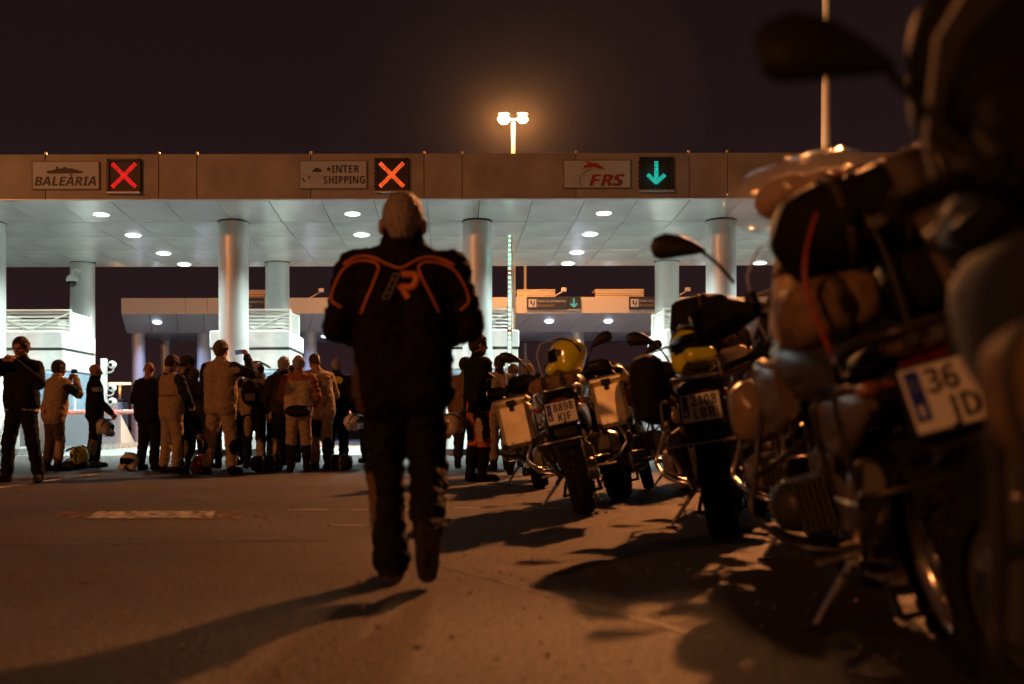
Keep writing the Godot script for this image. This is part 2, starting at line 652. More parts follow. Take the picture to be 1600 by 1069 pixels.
func canopy() -> void:
	var root := thing("toll_canopy", "wide toll canopy with brown fascia, pale panelled soffit and steel columns", "canopy", at(Vector3(0, 0, -22)))
	var beige := mat("fascia_metal", 0.42, 0.4, 0.37, 0.45)
	textured(beige, noise_tex("fascia_tone", 0.01, 14, 0.86, 1.0, 256, 4), 0.35)
	var dark := mat("dark_void", 0.03, 0.03, 0.03, 0.8)
	var white := mat("soffit_panel", 0.76, 0.78, 0.76, 0.2)
	textured(white, noise_tex("soffit_tone", 0.008, 17, 0.9, 1.0, 256, 4), 0.3)
	white.metallic = 0.25
	# the fascia: panels of two widths, every joint open a little
	var joints := [-16.1]
	var x := -16.1
	for q in 6:
		for w in [2.5, 0.84, 2.51]:
			joints.append(joints[-1] + w)
	var shift: float = -5.61 - joints[5]
	for k in range(1, joints.size()):
		var x0: float = joints[k - 1] + shift
		var x1: float = joints[k] + shift
		if x1 > 18.0:
			break
		var g := G.new()
		g.box(Vector3.ZERO, Vector3(x1 - x0 - 0.016, 0.985, 0.05), 0.004)
		part(root, "fascia_panel", g.done(), beige, at(Vector3((x0 + x1) / 2, 6.178, 0.025)))
		g = G.new()
		g.tube([Vector3(0, 0, 0), Vector3(0, 0.05, 0)], 0.03, 8)
		part(root, "joint_cap", g.done(), mat("cap_metal", 0.6, 0.58, 0.55, 0.35, 0.6), at(Vector3(x0, 6.672, 0.02)))
	var x0 := -16.0
	var x1 := 17.6
	var w := x1 - x0
	var cx := (x0 + x1) / 2
	var g := G.new()
	g.box(Vector3(cx, 6.2, -0.06), Vector3(w, 0.94, 0.08))
	g.box(Vector3(cx, 6.6, -4.6), Vector3(w, 0.12, 9.0))
	g.box(Vector3(cx, 6.15, -9.05), Vector3(w, 0.95, 0.1))
	g.box(Vector3(cx, 5.88, -4.7), Vector3(w, 0.1, 8.4))
	part(root, "roof_deck", g.done(), mat("roof_deck", 0.12, 0.115, 0.11, 0.8))
	g = G.new()
	g.box(Vector3(cx, 5.672, 0.03), Vector3(w, 0.022, 0.08), 0.004)
	part(root, "edge_trim", g.done(), mat("trim_metal", 0.62, 0.63, 0.62, 0.3, 0.5))
	# soffit: sloping front strip, a downstand, three rows of flat panels, a rear strip
	var gap := 0.014
	var first := -9.906 - 1.17 * 5
	var strip := G.new()
	strip.box(Vector3.ZERO, Vector3(1.17 - gap, 0.03, 1.82), 0.003)
	var sm := strip.done()
	var row := G.new()
	row.box(Vector3.ZERO, Vector3(1.17 - gap, 0.03, 1.93), 0.003)
	var rm := row.done()
	var stp := G.new()
	stp.box(Vector3.ZERO, Vector3(1.17 - gap, 0.105, 0.03), 0.003)
	var tm := stp.done()
	for k in 28:
		var px := first + 1.17 * (k + 0.5)
		if px > 17.0:
			break
		part(root, "soffit_panel", sm, white, at(Vector3(px, 5.625, -0.95), 0, -3.3))
		part(root, "downstand_panel", tm, white, at(Vector3(px, 5.6, -1.87)))
		for q in 3:
			part(root, "soffit_panel", rm, white, at(Vector3(px, 5.575, -2.86 - 1.945 * q)))
		part(root, "soffit_panel", sm, white, at(Vector3(px, 5.612, -8.12), 0, 2.0))
	# columns, clad in satin metal with a joint ring
	var steel := mat("column_metal", 0.66, 0.69, 0.68, 0.42, 0.4)
	textured(steel, noise_tex("steel_tone", 0.02, 40, 0.97, 1.0, 256, 3), 0.8)
	g = G.new()
	g.lathe([Vector2(0.37, 0.0), Vector2(0.37, 0.15), Vector2(0.355, 0.16), Vector2(0.355, 2.6)], 40, false)
	g.lathe([Vector2(0.35, 2.6), Vector2(0.35, 2.612)], 40, false)
	g.lathe([Vector2(0.355, 2.612), Vector2(0.355, 4.62)], 40, false)
	g.lathe([Vector2(0.35, 4.62), Vector2(0.35, 4.632)], 40, false)
	g.lathe([Vector2(0.355, 4.632), Vector2(0.355, 5.45)], 40, false)
	var col := g.done()
	g = G.new()
	g.lathe([Vector2(0.375, 5.44), Vector2(0.375, 5.56)], 40)
	var neck := g.done()
	for ix in ISLES:
		for z in [-1.9 + 0.0, -7.9]:
			var c := part(root, "column", col, steel, at(Vector3(ix, 0.1, z)))
			part(c, "column_collar", neck, dark, at(Vector3(0, 0.0, 0)))
	# downlights: a drop lens with its lamp just below
	white_lamp = lin(0.86, 1.0, 0.95)
	g = G.new()
	g.lathe([Vector2(0.06, -0.034), Vector2(0.14, -0.028), Vector2(0.185, -0.012), Vector2(0.195, 0.0)], 24)
	var lens := g.done()
	g = G.new()
	g.lathe([Vector2(0.2, 0.0), Vector2(0.235, -0.005), Vector2(0.24, 0.012)], 24, false)
	var rim := g.done()
	for lx in LANES:
		for q in [[5.612, -1.2, 3.3], [5.558, -3.5, 0.0], [5.558, -6.2, 0.0], [5.588, -8.35, -2.0]]:
			var l := part(root, "downlight", lens, glow("downlight_lens", 0.93, 1.0, 0.97, 7.0), at(Vector3(lx, q[0], q[1])))
			part(l, "downlight_rim", rim, mat("rim_metal", 0.6, 0.6, 0.6, 0.4, 0.5), Transform3D.IDENTITY)
			beam(l, Vector3(0, -0.05, 0), white_lamp, DOWN, 0.14, 69.0)


func sign_board(label: String, x: float) -> Node3D:
	var root := thing("company_sign", label, "sign", at(Vector3(x, 6.2, -21.93)), "shipping company boards on the canopy fascia")
	var g := G.new()
	g.box(Vector3.ZERO, Vector3(1.47, 0.61, 0.03), 0.004)
	part(root, "panel", g.done(), mat("sign_face", 0.5, 0.58, 0.7, 0.4))
	g = G.new()
	for s in [[0, 0.305, 1.47, 0.02], [0, -0.305, 1.47, 0.02], [-0.735, 0, 0.02, 0.61], [0.735, 0, 0.02, 0.61]]:
		g.box(Vector3(s[0], s[1], 0.004), Vector3(s[2], s[3], 0.032))
	part(root, "frame", g.done(), mat("sign_edge", 0.18, 0.17, 0.17, 0.5))
	return root


func stroke(pts: Array, w: float) -> Array:
	# an open line widened to a polygon
	var l := []
	var r := []
	for i in pts.size():
		var t: Vector2 = (pts[mini(i + 1, pts.size() - 1)] - pts[maxi(i - 1, 0)]).normalized()
		var n := Vector2(-t.y, t.x) * w * 0.5
		l.append(pts[i] + n)
		r.push_front(pts[i] - n)
	return l + r


func signs() -> void:
	var ink := mat("sign_ink", 0.03, 0.033, 0.045, 0.5)
	var s := sign_board("framed grey shipping board with a ferry silhouette reading BALEARIA", -8.49)
	var g := G.new()
	g.prism([Vector2(-0.42, 0.06), Vector2(-0.36, 0.035), Vector2(0.3, 0.045), Vector2(0.38, 0.055), Vector2(0.385, 0.095), Vector2(0.3, 0.1), Vector2(0.26, 0.125), Vector2(0.2, 0.125), Vector2(0.17, 0.15), Vector2(0.03, 0.155), Vector2(0.0, 0.185), Vector2(-0.05, 0.18), Vector2(-0.06, 0.15), Vector2(-0.15, 0.145), Vector2(-0.17, 0.19), Vector2(-0.21, 0.19), Vector2(-0.2, 0.14), Vector2(-0.28, 0.11), Vector2(-0.4, 0.1)], 0.006, 0.017)
	part(s, "ship_emblem", g.done(), ink)
	part(s, "lettering", lettering("BALEÀRIA", 0.195, 0.006, "Droid Sans", 700, 0.2, 1.08), ink, at(Vector3(0.0, -0.135, 0.02)))
	s = sign_board("framed grey shipping board with star and ship outline reading INTER SHIPPING", -2.6)
	part(s, "lettering", lettering("INTER", 0.165, 0.006, "Droid Sans", 700, 0.0, 0.92), ink, at(Vector3(0.27, 0.12, 0.02)))
	part(s, "lettering", lettering("SHIPPING", 0.165, 0.006, "Droid Sans", 700, 0.0, 0.86), ink, at(Vector3(0.25, -0.12, 0.02)))
	g = G.new()
	var star := []
	for i in 10:
		var a := PI / 2 + TAU * i / 10
		star.append(Vector2(cos(a), sin(a)) * (0.07 if i % 2 == 0 else 0.028) + Vector2(-0.1, 0.12))
	g.prism(star, 0.006, 0.017)
	part(s, "star_emblem", g.done(), ink)
	g = G.new()
	g.prism(stroke([Vector2(-0.7, -0.06), Vector2(-0.66, 0.01), Vector2(-0.5, -0.01), Vector2(-0.34, -0.02), Vector2(-0.2, -0.02), Vector2(-0.35, -0.1), Vector2(-0.5, -0.16)], 0.034), 0.006, 0.017)
	g.prism(stroke([Vector2(-0.68, -0.08), Vector2(-0.62, -0.15)], 0.034), 0.006, 0.017)
	g.prism(stroke([Vector2(-0.52, -0.02), Vector2(-0.53, -0.1)], 0.028), 0.006, 0.017)
	g.prism([Vector2(-0.46, 0.06), Vector2(-0.26, 0.06), Vector2(-0.24, 0.11), Vector2(-0.3, 0.12), Vector2(-0.31, 0.15), Vector2(-0.4, 0.15), Vector2(-0.41, 0.115), Vector2(-0.45, 0.1)], 0.006, 0.017)
	part(s, "ship_emblem", g.done(), ink)
	s = sign_board("framed grey shipping board with a red leaping dolphin reading FRS", 3.21)
	var red := mat("sign_red", 0.34, 0.035, 0.03, 0.45)
	part(s, "lettering_edge", lettering("FRS", 0.25, 0.004, "Droid Sans", 700, 0.3, 1.32), ink, at(Vector3(0.215, -0.14, 0.018)))
	part(s, "lettering", lettering("FRS", 0.235, 0.006, "Droid Sans", 700, 0.3, 1.3), red, at(Vector3(0.205, -0.134, 0.021)))
	g = G.new()
	g.prism([Vector2(-0.33, 0.1), Vector2(-0.27, 0.19), Vector2(-0.18, 0.235), Vector2(-0.29, 0.27), Vector2(-0.24, 0.285), Vector2(-0.1, 0.245), Vector2(0.02, 0.225), Vector2(0.08, 0.18), Vector2(0.18, 0.105), Vector2(0.09, 0.11), Vector2(0.0, 0.13), Vector2(-0.08, 0.16), Vector2(-0.14, 0.135), Vector2(-0.22, 0.15)], 0.006, 0.017)
	part(s, "dolphin_emblem", g.done(), red)
	g = G.new()
	g.prism(stroke([Vector2(-0.33, 0.1), Vector2(-0.38, 0.02), Vector2(-0.42, -0.08), Vector2(-0.43, -0.16), Vector2(-0.54, -0.21), Vector2(-0.44, -0.21), Vector2(-0.34, -0.26)], 0.013), 0.006, 0.017)
	g.prism(stroke([Vector2(-0.34, -0.25), Vector2(-0.385, -0.17), Vector2(-0.37, -0.08), Vector2(-0.3, 0.02), Vector2(-0.2, 0.09), Vector2(-0.12, 0.1)], 0.012), 0.006, 0.017)
	g.prism(stroke([Vector2(-0.21, 0.1), Vector2(-0.24, 0.03), Vector2(-0.15, 0.08), Vector2(-0.02, 0.09), Vector2(0.1, 0.105)], 0.01), 0.006, 0.017)
	part(s, "dolphin_outline", g.done(), ink)


func lane_signal(label: String, x: float, y: float, z: float, size: float, kind: String, c: Color, energy: float, group: String) -> void:
	var root := thing("lane_signal", label, "traffic signal", at(Vector3(x, y, z)), group)
	var k := size / 0.735
	var g := G.new()
	g.box(Vector3(0, 0, -0.06 * k), Vector3(0.735, 0.72, 0.12) * k, 0.01)
	part(root, "housing", g.done(), mat("signal_black", 0.015, 0.015, 0.015, 0.5))
	g = G.new()
	for e in [[0, 0.34, 0.735, 0.05], [0, -0.34, 0.735, 0.05], [-0.345, 0, 0.05, 0.72], [0.345, 0, 0.05, 0.72]]:
		g.box(Vector3(e[0], e[1], 0.012) * k, Vector3(e[2], e[3], 0.045) * k, 0.004)
	part(root, "bezel", g.done(), mat("signal_bezel", 0.03, 0.028, 0.028, 0.4))
	g = G.new()
	g.box(Vector3(0, -0.385, -0.02) * k, Vector3(0.75, 0.04, 0.16) * k, 0.004)
	part(root, "shelf", g.done(), mat("shelf_metal", 0.5, 0.5, 0.5, 0.4, 0.4))
	if kind == "cross" or kind == "arrow":
		g = G.new()
		for e in 6:
			g.box(Vector3(-0.375, -0.25 + 0.1 * e, -0.03) * k, Vector3(0.03, 0.04, 0.05) * k)
			g.box(Vector3(0.375, -0.25 + 0.1 * e, -0.03) * k, Vector3(0.03, 0.04, 0.05) * k)
		part(root, "hinge_lug", g.done(), mat("signal_bezel"))
	# the lit figure: rows of separate diodes
	g = G.new()
	var rng := RandomNumberGenerator.new()
	rng.seed = int(absf(x) * 100.0)
	var lines := [[Vector2(-0.25, 0.25), Vector2(0.25, -0.25)], [Vector2(0.25, 0.25), Vector2(-0.25, -0.25)]]
	if kind == "arrow":
		lines = [[Vector2(0, 0.26), Vector2(0, -0.1)], [Vector2(-0.18, -0.03), Vector2(0, -0.2)], [Vector2(0.18, -0.03), Vector2(0, -0.2)]]
	for l in lines:
		var a: Vector2 = l[0]
		var b: Vector2 = l[1]
		var n := int(a.distance_to(b) / 0.034)
		var t := (b - a).normalized()
		var s := Vector2(-t.y, t.x)
		for i in n + 1:
			for q in [-1.0, 0.0, 1.0]:
				var p: Vector2 = a.lerp(b, float(i) / n) + s * q * 0.031
				g.ball(Vector3(p.x, p.y, 0.006) * k, Vector3(0.0128, 0.0128, 0.008) * k * rng.randf_range(0.8, 1.12), 6, 4)
	part(root, "led_figure", g.done(), glow("led_" + kind + str(int(x * 10)), c.r, c.g, c.b, energy))
	lamp(root, Vector3(0, 0, 0.2 * k), lin(c.r, c.g, c.b), 0.03 * k, 0.25 * k, 10.0)


func booth(label: String, x: float, w: float, lit: bool) -> void:
	var root := thing("toll_booth", label, "toll booth", at(Vector3(x, 0.15, -25.5)), "white booths under the toll canopy")
	var white := mat("booth_white", 0.72, 0.74, 0.72, 0.4)
	textured(white, noise_tex("booth_tone", 0.012, 51, 0.88, 1.0, 256, 4), 0.5)
	var dep := 2.35
	var hw := w / 2
	var g := G.new()
	g.box(Vector3(0, 2.745, -dep / 2), Vector3(w, 0.43, dep), 0.02)
	part(root, "roof_band", g.done(), white)
	g = G.new()
	g.box(Vector3(0, 2.502, -dep / 2), Vector3(w - 0.06, 0.05, dep - 0.06))
	part(root, "shadow_gap", g.done(), mat("dark_void"))
	g = G.new()
	g.box(Vector3(0, 2.225, -dep / 2), Vector3(w - 0.05, 0.5, dep - 0.08), 0.008)
	part(root, "upper_wall", g.done(), white)
	var grey := mat("booth_grey", 0.13, 0.14, 0.16, 0.5)
	g = G.new()
	g.box(Vector3(0, 0.45, -dep / 2), Vector3(w - 0.05, 0.9, dep - 0.08), 0.008)
	part(root, "lower_wall", g.done(), grey)
	# corner posts and mullions round the windows
	g = G.new()
	for sx in [-1.0, 1.0]:
		for z in [-0.09, -dep + 0.09]:
			g.box(Vector3(sx * (hw - 0.075), 1.44, z), Vector3(0.09, 1.08, 0.09), 0.006)
		g.box(Vector3(sx * (hw - 0.06), 1.44, -0.95), Vector3(0.06, 1.08, 0.06), 0.004)
	g.box(Vector3(0.12, 1.44, -0.075), Vector3(0.06, 1.08, 0.06), 0.004)
	part(root, "post", g.done(), white)
	var clear := pane("booth_glass", 0.22, 0.55, 0.72, 0.85)
	for e in [[-hw / 2 + 0.03, hw - 0.2], [hw / 2 + 0.06, hw - 0.2]]:
		g = G.new()
		g.box(Vector3(e[0], 1.44, -0.07), Vector3(e[1], 1.08, 0.012))
		part(root, "window", g.done(), clear)
	for sx in [-1.0, 1.0]:
		g = G.new()
		g.box(Vector3(sx * (hw - 0.06), 1.44, -0.52), Vector3(0.012, 1.08, 0.8))
		part(root, "window", g.done(), clear)
		g = G.new()
		g.box(Vector3(sx * (hw - 0.06), 1.44, -1.6), Vector3(0.012, 1.08, 1.24))
		part(root, "window", g.done(), clear)
	g = G.new()
	g.box(Vector3(0, 1.44, -dep + 0.12), Vector3(w - 0.2, 1.08, 0.04))
	part(root, "back_wall", g.done(), mat("booth_inner", 0.16, 0.3, 0.42, 0.6))
	g = G.new()
	g.box(Vector3(0, 0.96, -0.55), Vector3(w - 0.3, 0.04, 0.5), 0.005)
	g.box(Vector3(0.2, 1.2, -0.6), Vector3(0.4, 0.3, 0.04), 0.005)
	part(root, "counter", g.done(), mat("counter_dark", 0.06, 0.07, 0.08, 0.5))
	g = G.new()
	g.box(Vector3(0, 1.962, -1.1), Vector3(0.9, 0.012, 0.3))
	part(root, "ceiling_light", g.done(), glow("booth_light", 0.55, 0.85, 1.0, 3.0 if lit else 1.0))
	lamp(root, Vector3(0, 1.87, -1.1), lin(0.5, 0.82, 1.0), 0.7 if lit else 0.3, 0.2, 8.0)
	# the louvred screen round the plant on the roof
	var pale := mat("louvre_metal", 0.62, 0.65, 0.61, 0.42, 0.2)
	var lw := hw - 0.13
	for z in [-0.85, -dep + 0.05]:
		g = G.new()
		for sx in [-1.0, 1.0]:
			g.box(Vector3(sx * lw, 3.28, z), Vector3(0.06, 0.64, 0.06), 0.004)
		g.box(Vector3(0, 3.59, z), Vector3(lw * 2, 0.05, 0.056), 0.004)
		g.box(Vector3(0, 2.99, z), Vector3(lw * 2, 0.05, 0.056), 0.004)
		part(root, "screen_frame", g.done(), pale)
	g = G.new()
	g.box(Vector3.ZERO, Vector3(lw * 2 - 0.06, 0.075, 0.012), 0.002)
	var slat := g.done()
	g = G.new()
	g.box(Vector3.ZERO, Vector3(0.012, 0.05, dep - 0.95), 0.002)
	var short := g.done()
	for q in 6:
		part(root, "slat", slat, pale, at(Vector3(0, 3.06 + 0.092 * q, -0.88), 0, -35))
	for q in 11:
		for sx in [-1.0, 1.0]:
			part(root, "slat", short, pale, at(Vector3(sx * lw, 3.035 + 0.05 * q, -dep / 2 - 0.4), 0, 0, sx * 40))
	g = G.new()
	g.tube([Vector3(-lw + 0.04, 3.45, -0.81), Vector3(0.1, 3.02, -0.81)], 0.022, 6)
	g.tube([Vector3(lw - 0.04, 3.5, -0.815), Vector3(0.0, 3.1, -0.815)], 0.022, 6)
	part(root, "brace", g.done(), pale)
	g = G.new()
	g.box(Vector3(0, 3.2, -1.7), Vector3(1.0, 0.42, 0.8), 0.03)
	part(root, "air_conditioner", g.done(), mat("plant_grey", 0.4, 0.42, 0.4, 0.5))


func isle(label: String, x: float) -> void:
	var root := thing("lane_island", label, "traffic island", at(Vector3(x, 0, 0)), "kerbed islands between the lanes")
	var stone := mat("kerb_concrete", 0.3, 0.31, 0.29, 0.75)
	textured(stone, noise_tex("concrete_tone", 0.015, 6, 0.7, 1.0, 512, 5), 0.7)
	var g := G.new()
	var poly := []
	for i in 9:
		var a := PI * i / 8
		poly.append(Vector2(cos(a) * 1.2, 31.6 + sin(a) * 0.9))
	for i in 9:
		var a := PI + PI * i / 8
		poly.append(Vector2(cos(a) * 1.2, 23.2 + sin(a) * 0.9))
	g.to(Transform3D(Basis(Vector3.RIGHT, -PI / 2), Vector3.ZERO))
	g.prism(poly, 0.15, 0.004)
	part(root, "kerb", g.done(), stone)
	# sloping concrete nose at each end
	for e in [[-22.55, 1.0], [-31.9, -1.0]]:
		g = G.new()
		g.flat()
		g.prism([Vector2(-0.5, 0.0), Vector2(1.25, 0.0), Vector2(1.25, 0.95), Vector2(0.95, 0.95)], 1.5, -0.75)
		part(root, "nose_block", g.done(), mat("nose_white", 0.4, 0.41, 0.39, 0.7), at(Vector3(0, 0.15, e[0]), 90.0 if e[1] > 0 else -90.0))
	# low side panels along the island behind the booth
	for sx in [-1.0, 1.0]:
		g = G.new()
		g.box(Vector3(sx * 1.05, 0.6, -29.0), Vector3(0.12, 0.9, 2.0), 0.01)
		part(root, "side_panel", g.done(), mat("booth_grey"))


func barrier(label: String, x: float, side: float, raised: bool, c: Color) -> void:
	var root := thing("barrier_gate", label, "barrier", at(Vector3(x, 0.15, -24.0)), "lane barriers beside the booths")
	var g := G.new()
	g.box(Vector3(0, 0.5, 0), Vector3(0.32, 1.0, 0.34), 0.03)
	part(root, "cabinet", g.done(), mat("cabinet_grey", 0.4, 0.42, 0.42, 0.4))
	g = G.new()
	g.box(Vector3(0, 1.03, 0), Vector3(0.36, 0.06, 0.38), 0.02)
	part(root, "cap", g.done(), mat("cabinet_dark", 0.08, 0.08, 0.085, 0.4))
	var len := 4.15 if raised else 3.3
	var dir := Vector3(side * 0.004, 1, 0).normalized() if raised else Vector3(side, 0, 0)
	var turn := Basis(dir, Vector3(0, 0, 1).cross(dir), Vector3(0, 0, 1))
	var arm := Transform3D(turn, Vector3(0, 0.87, 0.24))
	g = G.new()
	g.box(Vector3(len / 2 - 0.1, 0, 0), Vector3(len + 0.2, 0.085, 0.05), 0.01)
	var a := part(root, "arm", g.done(), mat("arm_white", 0.66, 0.66, 0.63, 0.45), arm)
	for q in 3:
		g = G.new()
		g.box(Vector3(0.55 + q * len * 0.33, 0, 0.003), Vector3(0.12, 0.087, 0.05))
		part(a, "red_band", g.done(), mat("band_red", 0.5, 0.05, 0.04, 0.4))
	g = G.new()
	g.box(Vector3(len / 2, -0.055, 0), Vector3(len, 0.02, 0.03))
	part(a, "reflector_strip", g.done(), mat("amber_strip", 0.7, 0.45, 0.12, 0.35))
	g = G.new()
	for q in int(len / 0.11):
		g.ball(Vector3(0.2 + q * 0.11, 0.0 if raised else 0.01, 0.034), Vector3(0.021, 0.021, 0.012), 7, 4)
	part(a, "led_strip", g.done(), glow("led_green" if raised else "led_red", c.r, c.g, c.b, 6.0))
	var n := 4 if raised else 3
	for q in n:
		lamp(a, Vector3(len * (q + 0.5) / n, 0, 0.12), lin(c.r, c.g, c.b), 0.025, 0.1, 8.0)


func fittings() -> void:
	# dome camera on the rear column
	var root := thing("dome_camera", "white dome security camera on a bracket high on the rear column", "security camera", at(Vector3(-11.12, 5.25, -29.5)))
	var g := G.new()
	g.tube(curve([Vector3(0.1, 0.0, 0), Vector3(0.1, 0.02, 0.22), Vector3(0.02, -0.02, 0.32), Vector3(0, -0.12, 0.32)]), 0.04, 8)
	g.box(Vector3(0.1, 0.0, 0.0), Vector3(0.16, 0.26, 0.04), 0.01)
	var pale := mat("camera_white", 0.68, 0.68, 0.65, 0.4)
	part(root, "bracket", g.done(), pale)
	g = G.new()
	g.lathe([Vector2(0.1, -0.3), Vector2(0.165, -0.28), Vector2(0.165, -0.2), Vector2(0.12, -0.12), Vector2(0.04, -0.08)], 20)
	part(root, "shroud", g.done(), pale, at(Vector3(0, -0.05, 0.32)))
	g = G.new()
	g.ball(Vector3(0, -0.36, 0.32), Vector3(0.13, 0.14, 0.13), 16, 10)
	part(root, "dome", g.done(), mat("dome_black", 0.012, 0.012, 0.014, 0.1))
	# post with three round-headed cameras behind the first booth
	root = thing("camera_post", "white post with three round cameras stacked on curved arms", "camera post", at(Vector3(-10.2, 0.15, -29.2)))
	g = G.new()
	g.box(Vector3(0, 1.25, 0), Vector3(0.16, 2.5, 0.16), 0.015)
	part(root, "post", g.done(), pale)
	for y in [2.3, 1.62, 1.22]:
		g = G.new()
		g.tube(curve([Vector3(0.06, y - 0.2, 0), Vector3(0.2, y - 0.2, 0), Vector3(0.28, y - 0.12, 0), Vector3(0.26, y, 0)]), 0.026, 8)
		var arm := part(root, "camera_arm", g.done(), pale)
		g = G.new()
		g.ball(Vector3(0.25, y + 0.02, 0.02), Vector3(0.125, 0.115, 0.13), 14, 9)
		g.tube([Vector3(0.25, y + 0.02, 0.1), Vector3(0.25, y + 0.01, 0.19)], 0.08, 14)
		part(arm, "camera_head", g.done(), pale)
		g = G.new()
		g.tube([Vector3(0.25, y + 0.01, 0.18), Vector3(0.25, y + 0.01, 0.195)], 0.055, 14)
		part(arm, "camera_eye", g.done(), mat("dome_black"))


func far_canopy() -> void:
	var root := thing("passport_canopy", "second, lower canopy beyond the toll lanes with passport signs on its fascia", "canopy", at(Vector3(0, 0, -38.5)))
	var beige := mat("fascia_far", 0.42, 0.38, 0.34, 0.5)
	var g: G
	var x := -12.77
	var k := 0
	while x < 14.0:
		var w: float = [2.5, 0.84, 2.5][k % 3]
		g = G.new()
		g.box(Vector3.ZERO, Vector3(w - 0.02, 0.62, 0.05), 0.004)
		part(root, "fascia_panel", g.done(), beige, at(Vector3(x + w / 2, 5.29, 0)))
		x += w
		k += 1
	var w := x + 12.77
	var cx := -12.77 + w / 2
	g = G.new()
	g.box(Vector3(cx, 5.5, -4.2), Vector3(w, 0.16, 8.2))
	g.box(Vector3(cx, 5.3, -0.07), Vector3(w, 0.58, 0.06))
	g.box(Vector3(cx, 4.95, -8.2), Vector3(w, 0.9, 0.1))
	part(root, "roof_deck", g.done(), mat("roof_deck"))
	# sloping soffit, its joints running askew, then a flat one
	var pale := mat("soffit_far", 0.6, 0.6, 0.62, 0.4)
	for q in 26:
		var px := -12.77 + q * 1.06
		if px > 13.5:
			break
		g = G.new()
		g.flat()
		var a := Vector3(px + 0.012, 4.98, 0.0)
		var b := Vector3(px + 1.05, 4.98, 0.0)
		var c := Vector3(px + 1.05 - 0.5, 4.49, -2.1)
		var d := Vector3(px + 0.012 - 0.5, 4.49, -2.1)
		var up := Vector3(0, 0.03, 0)
		g.quad(d, c, b, a)
		g.quad(a + up, b + up, c + up, d + up)
		g.quad(a, b, b + up, a + up)
		g.quad(c, d, d + up, c + up)
		g.quad(b, c, c + up, b + up)
		g.quad(d, a, a + up, d + up)
		part(root, "soffit_panel", g.done(), pale)
		g = G.new()
		g.box(Vector3(px + 0.03, 4.49, -4.6), Vector3(1.045, 0.03, 4.9), 0.003)
		part(root, "soffit_panel", g.done(), pale)
	var steel := mat("column_far", 0.5, 0.5, 0.52, 0.4, 0.4)
	for e in [[-12.96, -2.7, 0.28], [-12.9, -6.4, 0.22], [-10.25, -2.7, 0.28], [-5.85, -2.7, 0.28], [1.4, -2.7, 0.28], [5.2, -2.7, 0.28], [9.0, -2.7, 0.28]]:
		g = G.new()
		g.tube([Vector3(e[0], 0, e[1]), Vector3(e[0], 4.48, e[1])], e[2], 24)
		part(root, "column", g.done(), steel)
	g = G.new()
	g.lathe([Vector2(0.05, -0.07), Vector2(0.13, -0.05), Vector2(0.17, 0.0)], 20)
	var lens := g.done()
	var cold := lin(0.5, 0.58, 1.0)
	for lx in [-11.65, -7.7, -3.8, 0.1, 3.86, 6.2, 9.9]:
		var l := part(root, "downlight", lens, glow("cold_lens", 0.75, 0.82, 1.0, 7.0), at(Vector3(lx, 4.76, -0.9)))
		beam(l, Vector3(0, -0.1, 0), cold, 22.0, 0.12, 75.0)
	for lx in [-5.4, 5.3]:
		var l := part(root, "downlight", lens, glow("cold_lens", 0.75, 0.82, 1.0, 7.0), at(Vector3(lx, 4.47, -4.0)))
		beam(l, Vector3(0, -0.1, 0), cold, 22.0, 0.12, 75.0)
	# louvred plant boxes and little floodlights along the roof edge
	var warm := mat("plant_louvre", 0.5, 0.42, 0.34, 0.5)
	for e in [[3.3, 1.5], [6.55, 1.9], [-7.7, 0.9]]:
		g = G.new()
		g.box(Vector3(e[0], 5.93, -0.75), Vector3(e[1], 0.04, 0.9), 0.003)
		g.box(Vector3(e[0], 5.62, -0.75), Vector3(e[1], 0.04, 0.9), 0.003)
		var bx := part(root, "plant_box", g.done(), warm)
		for q in 4:
			g = G.new()
			g.box(Vector3.ZERO, Vector3(e[1], 0.05, 0.015), 0.002)
			part(bx, "slat", g.done(), warm, at(Vector3(e[0], 5.67 + 0.066 * q, -0.33), 0, -30))
	for lx in [4.2, 9.0, -5.2]:
		g = G.new()
		g.tube([Vector3(lx - 0.3, 5.6, -0.1), Vector3(lx + 0.12, 5.85, -0.1)], 0.025, 6)
		g.box(Vector3(lx + 0.15, 5.9, -0.08), Vector3(0.2, 0.16, 0.14), 0.02)
		part(root, "roof_floodlight", g.done(), warm)
	# passport boards
	var navy := mat("board_navy", 0.015, 0.018, 0.035, 0.45)
	var cream := mat("board_cream", 0.4, 0.4, 0.4, 0.5)
	var gold := mat("board_yellow", 0.3, 0.2, 0.06, 0.5)
	var spots := [[3.68, "navy passport board beside the small green arrow"], [7.62, "navy passport board further right, partly hidden by a steel column"], [-8.0, "navy passport board between two steel columns over the booth"]]
	for e in spots:
		var s := thing("passport_sign", e[1], "sign", at(Vector3(e[0], 5.36, -38.42)), "passport boards on the far canopy")
		g = G.new()
		g.box(Vector3.ZERO, Vector3(1.55, 0.5, 0.05), 0.005)
		part(s, "panel", g.done(), navy)
		g = G.new()
		g.box(Vector3(-0.56, 0.0, 0.028), Vector3(0.3, 0.3, 0.008))
		var ic := part(s, "icon", g.done(), cream)
		g = G.new()
		g.box(Vector3(-0.61, 0.04, 0.034), Vector3(0.06, 0.12, 0.006))
		g.box(Vector3(-0.57, -0.03, 0.034), Vector3(0.14, 0.03, 0.006))
		g.box(Vector3(-0.49, 0.02, 0.034), Vector3(0.04, 0.13, 0.006))
		g.ball(Vector3(-0.52, -0.08, 0.034), Vector3(0.04, 0.03, 0.004), 10, 6)
		part(ic, "officer_figure", g.done(), navy)
		part(s, "lettering", lettering("Todos los pasaportes", 0.085, 0.006, "Droid Sans", 400), cream, at(Vector3(0.17, 0.085, 0.028)))
		part(s, "lettering", lettering("All passports", 0.085, 0.006, "Droid Sans", 400), gold, at(Vector3(-0.05, -0.085, 0.028)))
